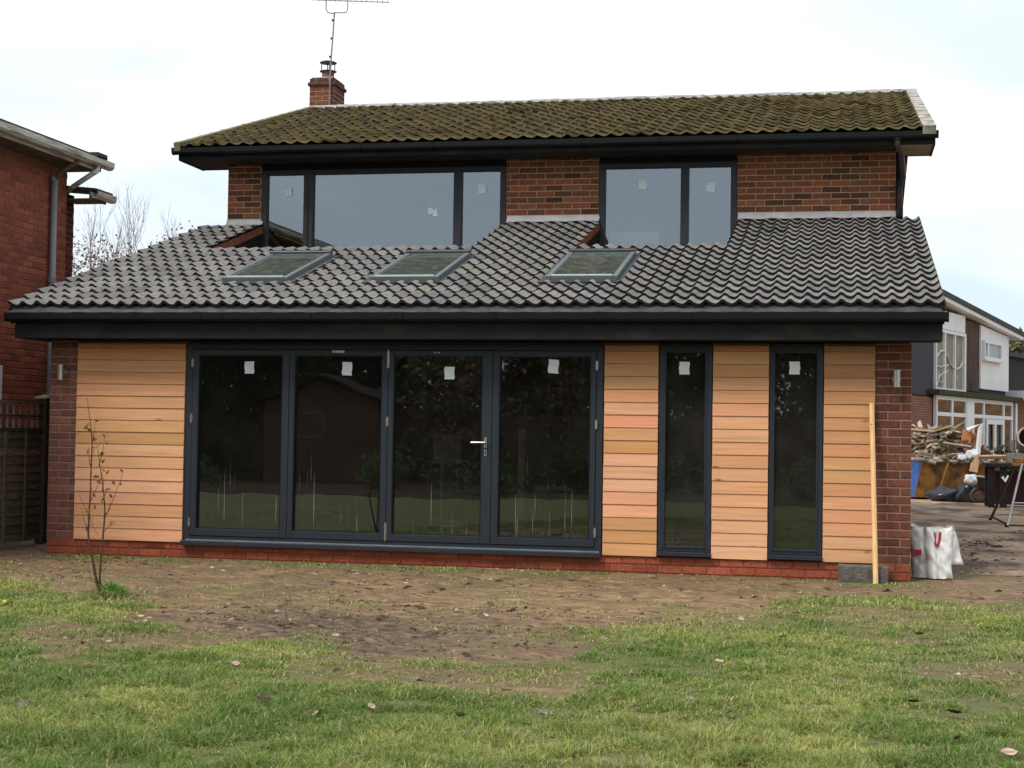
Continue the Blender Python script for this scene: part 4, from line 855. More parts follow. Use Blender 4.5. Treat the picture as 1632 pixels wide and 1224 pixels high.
KIND = {'p': ((.48,.33,.27), 'curled pinkish brown fallen leaf lying on the lawn', 'curled pinkish brown leaves on the lawn'), 'd': ((.085,.05,.042), 'dark brown rotting fallen leaf lying on the lawn', 'dark rotting leaves on the lawn'),
 'g': ((.22,.20,.17), 'flat greyish fallen leaf lying in the grass', 'greyish leaves on the lawn'), 'b': ((.15,.09,.06), 'mid brown fallen leaf lying on the grass', 'mid brown leaves on the lawn'), 't': ((.48,.38,.25), 'small tan fallen leaf lying on the grass', 'tan leaves on the lawn'),
 'w': ((.55,.50,.42), 'pale dry fallen leaf lying on worn ground', 'pale dry leaves on worn ground'), 'o': ((.48,.25,.13), 'orange fallen leaf lying at the bottom edge of the lawn', None), 'y': ((.50,.38,.04), 'yellow fallen leaf lying on the grass at far left', None)}
ORD = ['leftmost', 'second from the left', 'third from the left', 'fourth from the left', 'fifth from the left', 'sixth from the left', 'seventh from the left', 'eighth from the left', 'ninth from the left', 'tenth from the left', 'eleventh from the left', 'twelfth from the left', 'thirteenth from the left', 'fourteenth from the left', 'fifteenth from the left', 'sixteenth from the left', 'seventeenth from the left', 'eighteenth from the left', 'nineteenth from the left', 'twentieth from the left']
def sx(x, y): dx, dy = x-7.83, y+14.715; return (dx*.979+dy*.2035)/(-dx*.2035+dy*.979)
def leaves():
    for i, (x, y, k) in enumerate(LEAF):
        c, lb, gr = KIND[k]; w = MB()
        if gr: lb = lb.split(' lying')[0]+' on the lawn, '+ORD[sum(1 for q in LEAF if q[2] == k and sx(*q[:2]) < sx(x, y))]+' of its colour'; s = random.uniform(.025, .036)*(1.25 if k in 'do' else 1)*(.8 if k in 'tw' else 1); n = 7; a0 = random.uniform(0, 6.3); curl = random.uniform(.3, 1.1)
        top = []; 
        for j in range(5):
            q = j/4*2-1; wd = math.sqrt(max(0, 1-abs(q)**1.7))*.62+.03
            for p in (-1, -.4, .4, 1):
                X = q*s; Y = p*wd*s; Z = s*(curl*.55*(p*p)*wd+curl*.35*q*q+random.uniform(-.04, .04)); top.append((X, Y, Z))
        w.add(top, [(j*4+p, j*4+p+1, (j+1)*4+p+1, (j+1)*4+p) for j in range(4) for p in range(3)])
        w.tube([(-s*1.6, 0, s*.4), (-s, 0, .35*s*curl), (s*.9, 0, .3*s*curl)], .0012, 3)
        z = float(gz(np.array([x]), np.array([y]))[0])+(.030 if y < -4 else .006)
        M = Matrix.Translation((x, y, z)) @ Matrix.Rotation(a0, 4, 'Z') @ Matrix.Rotation(random.uniform(.2, .9)*random.choice((-1, 1)), 4, 'X')
        me = w.mesh('fallen_leaf', mat('leaf_'+k, c, .8, .2, n_amt=.35, n_scale=50), True); link('fallen_leaf', me, None, M, label=lb, cat='leaf', group=gr)
leaves()

# ================================================================== LEFT: FENCE AND NEIGHBOUR
def fence():
    t = thing('garden_fence', (-.7, 0, 0), 'brown lap panel fence with trellis top running beside the left of the house', 'fence')
    mf = mat('fence_brown', src='obj', rough=.9, spec=.1, n_scale=6, n_amt=.4, stretch=(8,1,8), obj_space='rand'); pal = [(.14,.105,.07),(.165,.12,.078),(.12,.09,.058),(.18,.132,.085)]
    Y0 = -1.5
    for pn in range(2):
        ya, yb = (-.68, 1.14) if pn else (-2.55, -.74)
        for k in range(13):
            z = .05+k*.091; w = MB(); w.prism([(-.715,z),(-.690,z),(-.705,z+.105),(-.715,z+.105)][::-1], ya, yb, 'y'); w.build('slat', mf, t, color=jit(random.choice(pal), .15))
        for q in range(5):
            y = ya+.18+q*.43*(1.0); 
            if y < yb: w = MB(); w.box(-.688, -.668, y-.022, y+.022, .05, 1.22); w.build('batten', mf, t, color=(.15,.115,.08))
        w = MB(); w.box(-.72, -.675, ya, yb, 1.222, 1.255); w.box(-.72, -.68, ya, yb, 1.375, 1.395); w.build('trellis_rail', mf, t, color=(.085,.062,.045))
        w = MB(); w.box(-.73, -.67, ya, yb, 1.512, 1.545); w.build('capping_rail', mf, t, color=(.19,.145,.10))
        for q in range(14):
            y = ya+.065+q*.13; w = MB(); w.box(-.712, -.694, y-.009, y+.009, 1.255, 1.512); w.build('trellis_lath', mf, t, color=jit((.30,.25,.19), .2))
    for y in (1.19, -.71, -2.6):
        w = MB(); w.box(-.75, -.65, y-.048, y+.048, 0, 1.575); w.build('fence_post', mf, t, color=(.09,.065,.045), bevel=.005)
        w = MB(); w.add([(-.775,y-.075,1.576),(-.625,y-.075,1.576),(-.625,y+.075,1.576),(-.775,y+.075,1.576),(-.775,y-.075,1.592),(-.625,y-.075,1.592),(-.625,y+.075,1.592),(-.775,y+.075,1.592),(-.7,y,1.625)], [(0,3,2,1),(0,1,5,4),(1,2,6,5),(2,3,7,6),(3,0,4,7),(4,5,8),(5,6,8),(6,7,8),(7,4,8)]); w.build('post_cap', mf, t, color=(.42,.34,.25))
fence()
def neighbour():
    t = thing('neighbour_house', (-5, 0, 0), 'tall red brick neighbouring house with pale gutters at the left edge', 'house')
    w = MB(); w.box(-9, -1.606, -3.3, 3.32, 0, 4.60); W1 = w.build('main_wall', M_MORTN, t)
    w = MB(); w.box(-9, -1.70, 3.321, 3.70, 0, 4.2); W2 = w.build('rear_wall', M_MORTN, t)
    P_N = [(0.3055, 0.0907, 0.0553), (0.2618, 0.078, 0.0488), (0.3403, 0.0999, 0.0584), (0.2792, 0.0871, 0.0553), (0.2269, 0.0726, 0.0488)]
    st = MB(); bud = [300]
    # nearest the camera first: upper part of the wall shows largest
    def band(z0, z1, off): lay(W1, 1.05, 3.32, z0, z1, -1.60, P_N, bud, facing='+x', off=off, stuffmb=st)
    band(2.25, 4.425, 0); band(1.5, 2.25, 1); band(.0, 1.5, 0)
    st.build('brick', M_BRICKA, W1, kind='stuff')
    st2 = MB(); lay(W2, 3.33, 3.695, 2.4, 4.2, -1.694, [(.12,.036,.027),(.10,.032,.025)], [0], facing='+x', stuffmb=st2); st2.build('brick', M_BRICKA, W2, kind='stuff')
    w = MB(); w.box(-9, -1.0, -3.4, 3.0, 0, 4.4)
    cream = mat('cream_upvc', (.52,.48,.41), .6, .3, n_scale=10, n_amt=.3, stretch=(1,.3,4), tint2=(.19,.165,.13), t2_scale=7, t2_lo=.5, t2_hi=.68)
    w = MB(); w.box(-1.605, -1.26, -3.3, 3.52, 4.472, 4.486); w.box(-2.2, -1.26, 3.322, 3.52, 4.47, 4.485); w.build('soffit', mat('soffit_taupe', (.17,.13,.10), .8, .1, n_amt=.3), t)
    w = MB(); w.box(-1.27, -1.25, -3.3, 3.52, 4.465, 4.60); w.box(-2.2, -1.272, 3.50, 3.52, 4.487, 4.60); w.build('fascia', cream, t)
    w = MB(); w.prism([(-1.249,4.585),(-1.249,4.53),(-1.22,4.50),(-1.17,4.50),(-1.14,4.53),(-1.135,4.595),(-1.15,4.595),(-1.155,4.54),(-1.18,4.515),(-1.21,4.515),(-1.235,4.54),(-1.235,4.585)], -3.3, 3.66, 'y'); w.build('gutter', cream, t)
    dk = mat('neighbour_roof_tile', (.055,.045,.04), .85, .2, n_amt=.35)
    w = MB(); w.prism([(-1.19,4.603),(-1.19,4.635),(-5.2,5.85),(-5.2,5.80)], -3.3, 3.56, 'y'); w.build('roof', dk, t)
    w = MB(); w.box(-1.32, -1.19, 3.3, 3.565, 4.62, 4.68); w.build('verge_tile', dk, t)
    # swan neck, second gutter and roof
    w = MB(); w.tube([(-1.20,3.32,4.50),(-1.20,3.30,4.44),(-1.24,3.22,4.38),(-1.50,3.30,4.26),(-1.64,3.36,4.18)], .033, 8); w.build('swan_neck', cream, t, smooth=True)
    w = MB(); w.box(-1.70, -1.30, 3.33, 3.76, 4.10, 4.113); w.box(-1.31, -1.29, 3.33, 3.76, 4.09, 4.20); w.build('rear_soffit', mat('soffit_taupe', ()), t)
    w = MB(); w.prism([(-1.289,4.19),(-1.289,4.14),(-1.26,4.11),(-1.21,4.11),(-1.185,4.14),(-1.18,4.20),(-1.195,4.20),(-1.20,4.15),(-1.22,4.125),(-1.25,4.125),(-1.275,4.15),(-1.275,4.19)], 3.33, 3.83, 'y'); w.build('rear_gutter', cream, t)
    w = MB(); w.prism([(-1.22,4.203),(-1.22,4.235),(-3.5,4.46),(-3.5,4.40)], 3.33, 3.80, 'y'); w.build('rear_roof', dk, t)
    gp = mat('grey_pipe', (.25,.24,.255), .45, .4, n_amt=.12)
    w = MB(); w.tube([(-1.54,2.88,0),(-1.54,2.88,4.30)], .038, 12); w.build('downpipe', gp, t, smooth=True)
    for z in (1.66, 3.05, 4.28): w = MB(); w.tube([(-1.54,2.88,z-.03),(-1.54,2.88,z+.03)], .047, 12); w.build('pipe_collar', gp, t)
    w = MB(); w.tube([(-1.52,2.88,4.28),(-1.45,2.85,4.36),(-1.25,2.84,4.47),(-1.20,2.84,4.51)], .034, 8); w.build('pipe_offset', mat('soffit_taupe', ()), t)
    w = MB(); w.frame(1.10, 1.84, .95, 1.96, 0, 0, .05); w = MB()
    T = lambda x, y, z: (-1.60+y, x, z)
    w.frame(1.05, 1.845, .95, 1.965, -.002, .02, .05, T=T); F = w.build('window', M_WHITE, t)
    w = MB(); w.box(1.10, 1.795, .0045, .008, 1.0, 1.915, T=T); w.build('pane', M_GLASSU, F)
    w = MB(); w.tube([(-4,7.67,5.45),(-4,7.67,5.56)], .03, 8); w.tube([(-4,7.67,5.56),(-4,7.67,5.59)], .055, 8); w.tube([(-4,7.67,5.59),(-4,7.67,5.68)], .03, 8); w.build('flue', cream, t)
neighbour()

# ================================================================== TREES
def leaf_cloud(mb, centers, n, r, s, pal, seed=0, aspect=1.6):
    for i in range(n):
        c = random.choice(centers); d = Vector((random.gauss(0, 1), random.gauss(0, 1), random.gauss(0, 1))); d = d/d.length*r*random.random()**.5*c[1]
        p = Vector(c[0])+d; u = Vector((random.gauss(0,1), random.gauss(0,1), random.gauss(0,1))).normalized(); v = u.orthogonal().normalized(); q = s*random.uniform(.6, 1.4)
        mb.add([p-u*q*aspect*.5, p+v*q*.4, p+u*q*aspect*.5, p-v*q*.4], [(0,1,2,3)], 0, jit(random.choice(pal), .25))
def bare_tree(x, y, h, label, group, lean=0):
    h *= .93
    t = thing('bare_tree', (x, y, 0), label, 'tree', group)
    w = MB(); bk = mat('grey_bark', (.20,.17,.15), .9, .1, n_amt=.3); tips = []
    def grow(p, d, L_, r, dep):
        pts = [p]; 
        for k in range(4): d = (d+Vector((random.gauss(0,.07), random.gauss(0,.07), .05))).normalized(); pts.append(pts[-1]+d*L_/4)
        w.tube(pts, [r*(1-.16*k) for k in range(5)], 5 if dep < 2 else 3, cap=False)
        if dep < 4:
            for k in range(3 if dep < 3 else 2):
                q = pts[random.choice((2, 3, 4)) if k else 4]; a = random.uniform(0, 6.28); sp = .38 if dep else .30
                grow(q, (d+Vector((math.cos(a)*sp, math.sin(a)*sp, .25))).normalized(), L_*random.uniform(.55, .8), r*.55, dep+1)
        else: tips.append(pts[-1])
    # straight trunk in its own mesh, boughs in another
    tr = MB(); top = Vector((x+lean, y, h*.55)); tr.tube([(x, y, -.1), (x+lean*.5, y, h*.3), top], [.13, .085, .05], 8); tr.build('trunk', bk, t, smooth=True)
    grow(top-Vector((0,0,h*.18)), Vector((.25,0,1)).normalized(), h*.19, .03, 0); grow(top-Vector((0,0,h*.1)), Vector((-.25,.1,1)).normalized(), h*.20, .03, 0); grow(top, Vector((lean*.3,0,1)).normalized(), h*.24, .035, 0)
    w.build('branches', bk, t, smooth=True)
    lv = MB(); low = [p for p in tips if p.z < h*.80] or tips
    for p in low: 
        if random.random() < .45: leaf_cloud(lv, [(p-Vector((0,0,.25)), 1)], 5, .40, .06, [(.30,.13,.06),(.22,.11,.06),(.34,.19,.07),(.15,.08,.05)])
    lv.build('leaves', mat('autumn_leaves', src='attr', rough=.8, spec=.2, n_amt=.2), t)
for x, y, h, lean, lb in ((-11.9, 24, 7.1, .1, 'leftmost tall thin bare tree beside the neighbouring house'), (-11.25, 24.6, 6.9, .1, 'second bare tree from the left above the roof edge'), (-10.75, 23.6, 6.5, 0, 'short bare tree with rusty leaves in the middle above the roof'),
        (-10.35, 24.3, 7.1, -.15, 'fourth bare tree from the left with a tall single leader'), (-9.8, 24.4, 6.7, .15, 'bare tree just left of the upper brick corner')):
    bare_tree(x, y, h, lb, 'bare trees above the left roof slope', lean)
def hedge_bg():
    mb = MB(); cs = [((-14.5+k*.55, 25+random.uniform(-.5, .5), random.uniform(5.1, 6.1)), 1) for k in range(14)]
    leaf_cloud(mb, cs, 4200, .85, .055, [(.24,.11,.055),(.18,.10,.06),(.30,.16,.07),(.12,.10,.045)])
    t = thing('beech_hedge', (-11.5, 25, 0), 'rusty brown leafy hedge behind the roof below the bare trees', 'hedge'); mb.build('foliage', mat('autumn_leaves', src='attr'), t)
    w = MB()
    for c, _ in cs: w.tube([(c[0], c[1], 0), (c[0], c[1], c[2])], [.06, .02], 5)
    w.build('stems', mat('grey_bark', ()), t)
hedge_bg()

# ================================================================== BEHIND THE CAMERA (seen mirrored in the glass)
def conifers():
    base = {}
    for kind, pal in ((0, [(.05,.07,.03),(.075,.09,.04),(.035,.05,.025)]), (1, [(.16,.12,.07),(.10,.085,.05),(.21,.15,.08)])):
        mb = MB(); cs = [((random.gauss(0, .8), random.gauss(0, .8), 1.0+k*.36+random.uniform(-.3, .3)), 1.35-.06*k) for k in range(14)]
        leaf_cloud(mb, cs, 9500 if kind == 0 else 7000, 1.3, .14, pal); base[kind] = mb.mesh('crown', mat('dark_foliage', src='attr', rough=.9, spec=.1, n_amt=.2))
    tw = MB(); tw.tube([(0,0,-.1),(.05,0,2.5),(0,.05,5.6)], [.18,.12,.03], 7); tm = tw.mesh('trunk', mat('grey_bark', ()))
    i = 0
    for x in np.arange(-21, 17, 2.0):
        k = i % 2; xx = x+random.uniform(-.5, .5); yy = -29+random.uniform(-1.5, 1.5); s = random.uniform(.80, 1.02); i += 1
        t = thing('garden_tree', (xx, yy, 0), 'dark tree at the end of the garden mirrored in the glass, '+ORD[i-1], 'tree', 'dark trees at the end of the garden')
        M = Matrix.Translation((xx, yy, 0)) @ Matrix.Rotation(random.uniform(0, 6), 4, 'Z') @ Matrix.Scale(s, 4)
        link('trunk', tm, t, M); link('crown', base[k], t, M)
conifers()
def back_fence_shed():
    t = thing('end_fence', (0, -27, 0), 'dark close-boarded fence at the end of the garden, mirrored in the doors', 'fence')
    w = MB(); w.box(-22, 18, -27.03, -27.0, 0, 1.75); w.build('fence_panel', mat('dark_fence', (.10,.07,.05), .9, .1, n_amt=.35, stretch=(6,1,.5)), t)
    w = MB()
    for k in range(22): w.box(-22+k*1.83, -21.9+k*1.83, -26.999, -26.93, 0, 1.85)
    w.build('fence_posts', mat('dark_fence', ()), t)
    t = thing('garden_shed', (-5.1, -24.6, 0), 'dark timber shed with a shallow gable roof, mirrored in the second door pane', 'shed')
    w = MB(); w.prism([(-6.6,0),(-3.6,0),(-3.6,2.05),(-5.1,2.55),(-6.6,2.05)][::-1], -25.6, -23.6, 'y'); w.build('shed_wall', mat('shed_wood', (.13,.07,.045), .9, .1, n_amt=.35, stretch=(.5,1,8)), t)
    w = MB(); w.prism([(-6.95,1.98),(-5.1,2.62),(-3.25,1.98),(-3.25,2.03),(-5.1,2.70),(-6.95,2.03)], -25.8, -23.3, 'y'); w.build('shed_roof', mat('shed_felt', (.03,.025,.025), .9, .1), t)
    w = MB(); w.frame(-5.9, -5.0, 1.1, 1.75, -23.6, -23.57, .05); w.build('window', mat('shed_trim', (.16,.13,.11), .8), t)
back_fence_shed()
def garden_end():
    n = 40; w = MB(); vs = []
    for i in range(n+1):
        x = -24+46*i/n; vs += [(x, -15.6+.5*math.sin(i*.7)+.3*math.sin(i*1.9), .006), (x, -27.2, .006)]
    w.add(vs, [(2*i, 2*i+2, 2*i+3, 2*i+1)[::-1] for i in range(n)]); w.build('darkening_bed', mat('bed_soil', (.055,.038,.026), .95, .1, n_amt=.5, n_scale=3), kind='structure')  # unseen bed added to darken the lawn mirrored in the doors
    mb = MB(); cs = [((random.gauss(0, .35), random.gauss(0, .3), random.uniform(.15, .75)), 1) for k in range(9)]
    leaf_cloud(mb, cs, 1300, .38, .07, [(.05,.11,.03),(.07,.15,.04),(.035,.07,.025),(.11,.16,.06)]); me = mb.mesh('foliage', mat('dark_foliage', src='attr'))
    for i, (x, y, sc_) in enumerate(((-12.5,-19,.9),(-9.0,-21,1.2),(-6.2,-18.5,.7),(-2.2,-20,1.1),(.6,-18,1.0),(2.0,-18.8,1.35),(3.4,-17.6,.9),(5.2,-20,1.2),(7.2,-19,1.0))):
        t = thing('garden_shrub', (x, y, 0), 'low green shrub in the bed at the end of the garden, '+ORD[i], 'shrub', 'green shrubs in the end bed')
        link('foliage', me, t, Matrix.Translation((x, y, 0)) @ Matrix.Rotation(i*1.3, 4, 'Z') @ Matrix.Scale(sc_, 4))
garden_end()

# ================================================================== RIGHT: HOUSE ACROSS, SKIP AND BUILDING GEAR
BP = Vector((10.033, 34.794, 0)); BD = Vector((.34877, .93721, 0)); BN = Vector((.93721, -.34877, 0))     # façade origin, direction along it, outward normal
def B(s, n, z): p = BP+BD*s+BN*n; return (p.x, p.y, z)
def far_house():
    t = thing('white_panelled_house', B(5, 0, 0), 'white and dark panelled house with a shallow pitched roof beyond the driveway', 'house')
    wh = mat('white_render', (.74,.75,.74), .8, .2, n_amt=.07, n_scale=1); dg = mat('dark_grey_cladding', (.055,.052,.06), .8, .2, n_amt=.15)
    tb = mat('weathered_boards', (.085,.06,.045), .9, .1, n_scale=4, n_amt=.5, stretch=(1,1,.25)); rb = M_SIDE
    def bx(s0, s1, n0, n1, z0, z1, name, m, par=None, **k):
        w = MB(); w.box(s0, s1, n0, n1, z0, z1, T=B); return w.build(name, m, par or t, **k)
    w = MB(); w.prism([(-6, 0), (10.3, 0), (10.3, 4.98), (-1.1, 5.72), (-6, 6.0)], -.0, -7, 'y')
    w.v = [B(a, b, c) for a, b, c in w.v]; w.build('walls', dg, t)
    bx(-2.5, 1.66, .01, .06, 2.66, 5.6, 'grey_panel', dg)
    bx(2.0, 4.97, .01, .09, 4.83, 5.40, 'white_panel', wh); bx(5.0, 6.76, .01, .05, 2.95, 5.28, 'timber_panel', tb)
    bx(6.78, 10.34, .01, .10, 3.06, 5.02, 'white_panel', wh)
    w = MB(); w.prism([(6.78, 5.021), (10.34, 5.021), (6.78, 5.22)], .01, .10, 'y'); w.v = [B(a, b, c) for a, b, c in w.v]; w.build('white_gable_panel', wh, t)
    w = MB(); w.frame(1.68, 4.94, 2.84, 4.80, .02, .14, (.10, .16, .10, .10), T=B); w.box(2.62, 2.74, .02, .13, 2.94, 4.70, T=B); w.box(3.72, 3.82, .02, .13, 2.94, 4.70, T=B); W = w.build('stair_window', M_WHITE, t)
    for a, b in ((1.78, 2.62), (2.74, 3.72), (3.82, 4.78)):
        bx(a, b, .02, .05, 2.94, 4.70, 'blind', mat('beige_blind', (.27,.235,.19), .8, .2, n_amt=.12), W); 
    cm = mat('blind_pattern', (.60,.58,.52), .8)
    for q, r in (([(1.80,3.90),(2.2,4.10),(2.6,4.12),(3.0,3.98),(3.3,3.75),(3.7,3.62),(4.1,3.62),(4.4,3.70),(4.6,3.86)], .035), ([(1.8,3.62),(2.2,3.60),(2.8,3.66),(3.1,3.70)], .025), ([(1.85,3.0),(2.1,3.3),(2.5,3.42),(3.0,3.50)], .025), ([(2.1,3.45),(1.95,3.2),(2.4,3.1),(2.55,3.25)], .02), ([(4.1,4.4),(4.15,4.05)], .014), ([(4.0,3.4),(4.1,3.25)], .02)):
        w = MB(); w.tube([B(a, .105, z) for a, z in q], r, 5); w.build('blind_swirl', cm, W)
    w = MB(); w.frame(6.9, 9.1, 4.08, 4.72, .11, .20, .09, T=B); w.box(7.35, 7.5, .11, .19, 4.17, 4.63, T=B); W = w.build('window', M_WHITE, t)
    bx(6.99, 7.35, .12, .14, 4.17, 4.63, 'pane', mat('far_window_pane', (.30,.36,.38), .3, .4, n_amt=.1), W); bx(7.5, 9.01, .12, .14, 4.17, 4.63, 'pane', mat('far_window_pane', ()), W); bx(6.85, 9.2, .11, .26, 4.02, 4.075, 'window_sill', M_WHITE, W)
    # roof
    f = lambda s: 5.74-(s-2.8)*(5.74-5.07)/9.15
    w = MB(); vs = []
    for s in (-8, 11.5):
        for n, dz in ((.32, -.13), (.32, 0), (-7.5, 0), (-7.5, -.13)): vs.append(B(s, n, f(s)+dz))
    w.add(vs, [(0,1,2,3),(7,6,5,4),(0,4,5,1),(1,5,6,2),(2,6,7,3),(3,7,4,0)]); w.build('barge_board', wh, t)
    w = MB(); vs = []
    for s in (-8, 11.6):
        for n, dz in ((.36, .005), (.36, .17), (-7.5, .17), (-7.5, .005)): vs.append(B(s, n, f(s)+dz))
    w.add(vs, [(0,1,2,3),(7,6,5,4),(0,4,5,1),(1,5,6,2),(2,6,7,3),(3,7,4,0)]); w.build('roof', mat('green_grey_roof', (.075,.08,.065), .9, .1, n_amt=.3), t)
    # porch
    bx(1.0, 11.0, .11, .45, 2.70, 2.86, 'porch_roof', mat('mossy_felt', (.06,.065,.035), .95, .05, n_amt=.4)); bx(-2.5, 1.38, .02, .12, 0, 2.62, 'porch_brick', rb)
    glass_mat('far_glass', (.30,.31,.31), .03, .3)
    def glz(s0, s1, name, cols, mid):
        w = MB(); w.frame(s0, s1, .0, 2.69, .15, .25, .13, T=B); xs = [s0+.1]
        for c in cols: w.box(c-.08, c+.08, .15, .25, .13, 2.56, T=B)
        w.box(s0+.13, s1-.13, .154, .246, mid, mid+.12, T=B); G = w.build(name, M_WHITE, t)
        bx(s0+.1, s1-.1, .18, .20, .1, 2.59, 'pane', MATS['far_glass'], G); return G
    
    glz(1.38, 4.7, 'conservatory', [3.1], 2.05); glz(5.4, 10.4, 'porch_glazing', [6.7, 9.2], 2.05)
    w = MB(); w.frame(6.85, 9.05, .05, 2.03, .251, .30, .17, T=B); w.box(7.82, 8.06, .251, .295, .22, 1.86, T=B); w.build('porch_door', M_WHITE, t)
    bx(4.701, 5.399, .03, .26, 0, 2.69, 'porch_pier', wh); bx(10.401, 10.72, .03, .22, 0, 2.65, 'brick_pier', rb); bx(10.73, 10.93, .03, .27, 0, 2.66, 'porch_post', wh)
    bx(1.5, 10.3, .02, .05, 0, 2.6, 'porch_back', rb)
far_house()
def annexe():
    t = thing('flat_roofed_annexe', B(14, 0, 0), 'low brick annexe with a black upper wall at the right edge', 'building')
    def bx(s0, s1, n0, n1, z0, z1, name, m): w = MB(); w.box(s0, s1, n0, n1, z0, z1, T=B); w.build(name, m, t)
    bx(11.2, 22, -4, -.3, 2.8, 4.40, 'upper_wall', mat('black_boards', (.025,.022,.022), .8, .2, n_amt=.3)); bx(10.9, 22, -4.2, -.1, 4.41, 4.56, 'roof', mat('slate_dark', (.05,.05,.055), .8))
    bx(11.1, 22, -.3, .7, 2.80, 3.13, 'white_canopy', M_WHITE); bx(11.2, 22, -4, .0, 0, 2.79, 'brick_wall', M_SIDE)
annexe()
def hill():
    vs = []; n = 60
    for i in range(n+1):
        x = 20+150*i/n; h = 11.6+.8*math.sin(i*.35)+(i/n)*2
        vs += [(x, 150, -1), (x, 165, h*.6), (x, 190, h)]
    w = MB(); w.add(vs, [(3*i+k, 3*i+k+3, 3*i+k+4, 3*i+k+1) for i in range(n) for k in (0, 1)]); w.build('hill', mat('bracken_hill', (.20,.105,.05), .95, .05, n_amt=.35, n_scale=.4), kind='structure', smooth=True)
    mb = MB(); cs = [((20+random.uniform(0, 90), 178+random.uniform(-4, 4), 12.3+random.uniform(-1.0, 1.2)), 1) for k in range(90)]
    leaf_cloud(mb, cs, 9000, 1.7, .5, [(.10,.11,.05),(.15,.13,.07),(.19,.13,.08),(.08,.09,.045)]); mb.build('woodland', mat('dark_foliage', src='attr'), kind='stuff', label='bushy olive woodland along the far hilltop', cat='woodland')
hill()
def skip():
    t = thing('rubbish_skip', (10, 21, 0), 'blue and rusty yellow skip heaped with rubble beyond the house corner', 'skip')
    top = [(9.55,19.9,.85),(11.35,20.5,.81),(10.5,22.6,.84),(8.5,21.7,.95)]; bot = [(9.38,20.0,.06),(11.0,20.6,.06),(10.2,22.3,.06),(8.65,21.5,.06)]
    rust = mat('rusty_yellow_steel', (.25,.115,.03), .7, .3, n_scale=4, n_amt=.4, tint2=(.07,.035,.018), t2_scale=3); blue = mat('blue_paint', (.025,.09,.30), .5, .4, n_amt=.25)
    w = MB(); w.add(bot+top, [(0,1,5,4),(0,3,2,1)]); w.add(bot+top, [(1,2,6,5)]); w.build('skip_side', rust, t)
    w = MB(); w.add(bot+top, [(3,0,4,7),(2,3,7,6)]); w.build('skip_end', blue, t)
    w = MB()
    for i in range(4): w.tube([Vector(top[i]), Vector(top[(i+1) % 4])], .035, 6)
    w.build('rim', mat('worn_rim', (.35,.29,.22), .7, .3, n_amt=.3), t)
    for q in (.28, .62):
        w = MB(); a = Vector(top[0]).lerp(Vector(top[1]), q); b = Vector(bot[0]).lerp(Vector(bot[1]), q); o = Vector((.04, -.07, 0)); w.tube([a+o, b+o], .035, 4); w.build('rib', rust, t)
    # emblem on the blue end
    w = MB(); c = (Vector(bot[3])+Vector(bot[0])+Vector(top[0])+Vector(top[3]))/4; e = (Vector(top[0])-Vector(top[3])).normalized(); nn = e.cross(Vector((0,0,1)))
    w.tube([c+e*.42+nn*.03+e*(.12*math.cos(a))+Vector((0,0,.12*math.sin(a))) for a in [k*.5 for k in range(10)]], .016, 4); w.build('logo', M_PAPER, t)
    # heap
    nu, nv = 40, 30; vs = []
    c0 = [Vector(p) for p in top]
    for j in range(nv+1):
        for i in range(nu+1):
            a, b = i/nu, j/nv; p = c0[0].lerp(c0[1], a).lerp(c0[3].lerp(c0[2], a), b); e = min(a, 1-a, b, 1-b)
            h = .70*min(1, (min(a*1.6, 1-a)*3.2, 1)[0 if min(a*1.6, 1-a)*3.2 < 1 else 1])*min(1, min(b, 1-b)*6)*(1-.35*a)
            vs.append((p.x, p.y, p.z-.03+h*(.65+.6*float(fbm(np.array([a*7.]), np.array([b*7.]), 3, 77)[0]))+random.uniform(-.035, .035)*(e > 0)))
    w = MB(); w.add(vs, [(j*(nu+1)+i, j*(nu+1)+i+1, (j+1)*(nu+1)+i+1, (j+1)*(nu+1)+i) for j in range(nv) for i in range(nu)])
    w.build('rubble_heap', mat('rubble', (.13,.085,.055), .95, .1, n_scale=9, n_amt=.6, n_detail=8, tint2=(.30,.22,.15), t2_scale=7, t2_lo=.5, t2_hi=.6), kind='stuff', label='heap of mixed soil and demolition rubble filling the skip', cat='rubble')
    mb = MB(); pal = [(.42,.32,.22),(.17,.11,.075),(.26,.19,.14),(.52,.45,.37),(.06,.055,.055),(.22,.12,.075),(.22,.21,.20),(.13,.09,.06),(.34,.27,.20)]
    for k in range(330):
        a, b = random.random(), random.random()*.75; p = c0[0].lerp(c0[1], a).lerp(c0[3].lerp(c0[2], a), b); h = .68*min(1, min(a*1.6, 1-a)*3.2)*min(1, min(b, 1-b)*6)*(1-.35*a)
        c = Vector((p.x, p.y, p.z+h*random.uniform(.7, 1.12))); l = random.uniform(.04, .15)*(1.8 if random.random() < .25 else 1); tx = Matrix.Rotation(random.uniform(0, 6), 4, 'Z') @ Matrix.Rotation(random.gauss(0, .5), 4, 'X') @ Matrix.Rotation(random.gauss(0, .4), 4, 'Y')
        mb.box(-l, l, -random.uniform(.02, .13), .03, -.012, .02, 0, jit(random.choice(pal), .25), T=lambda x, y, z: tuple(c+tx @ Vector((x, y, z))))
    mb.build('debris_pieces', mat('debris', src='attr', rough=.9, spec=.15, n_amt=.3, n_scale=20), kind='stuff', label='broken offcuts and debris strewn on the skip heap', cat='debris')
    ti = mat('scrap_timber', src='obj', rough=.85, spec=.15, n_amt=.3, n_scale=9); 
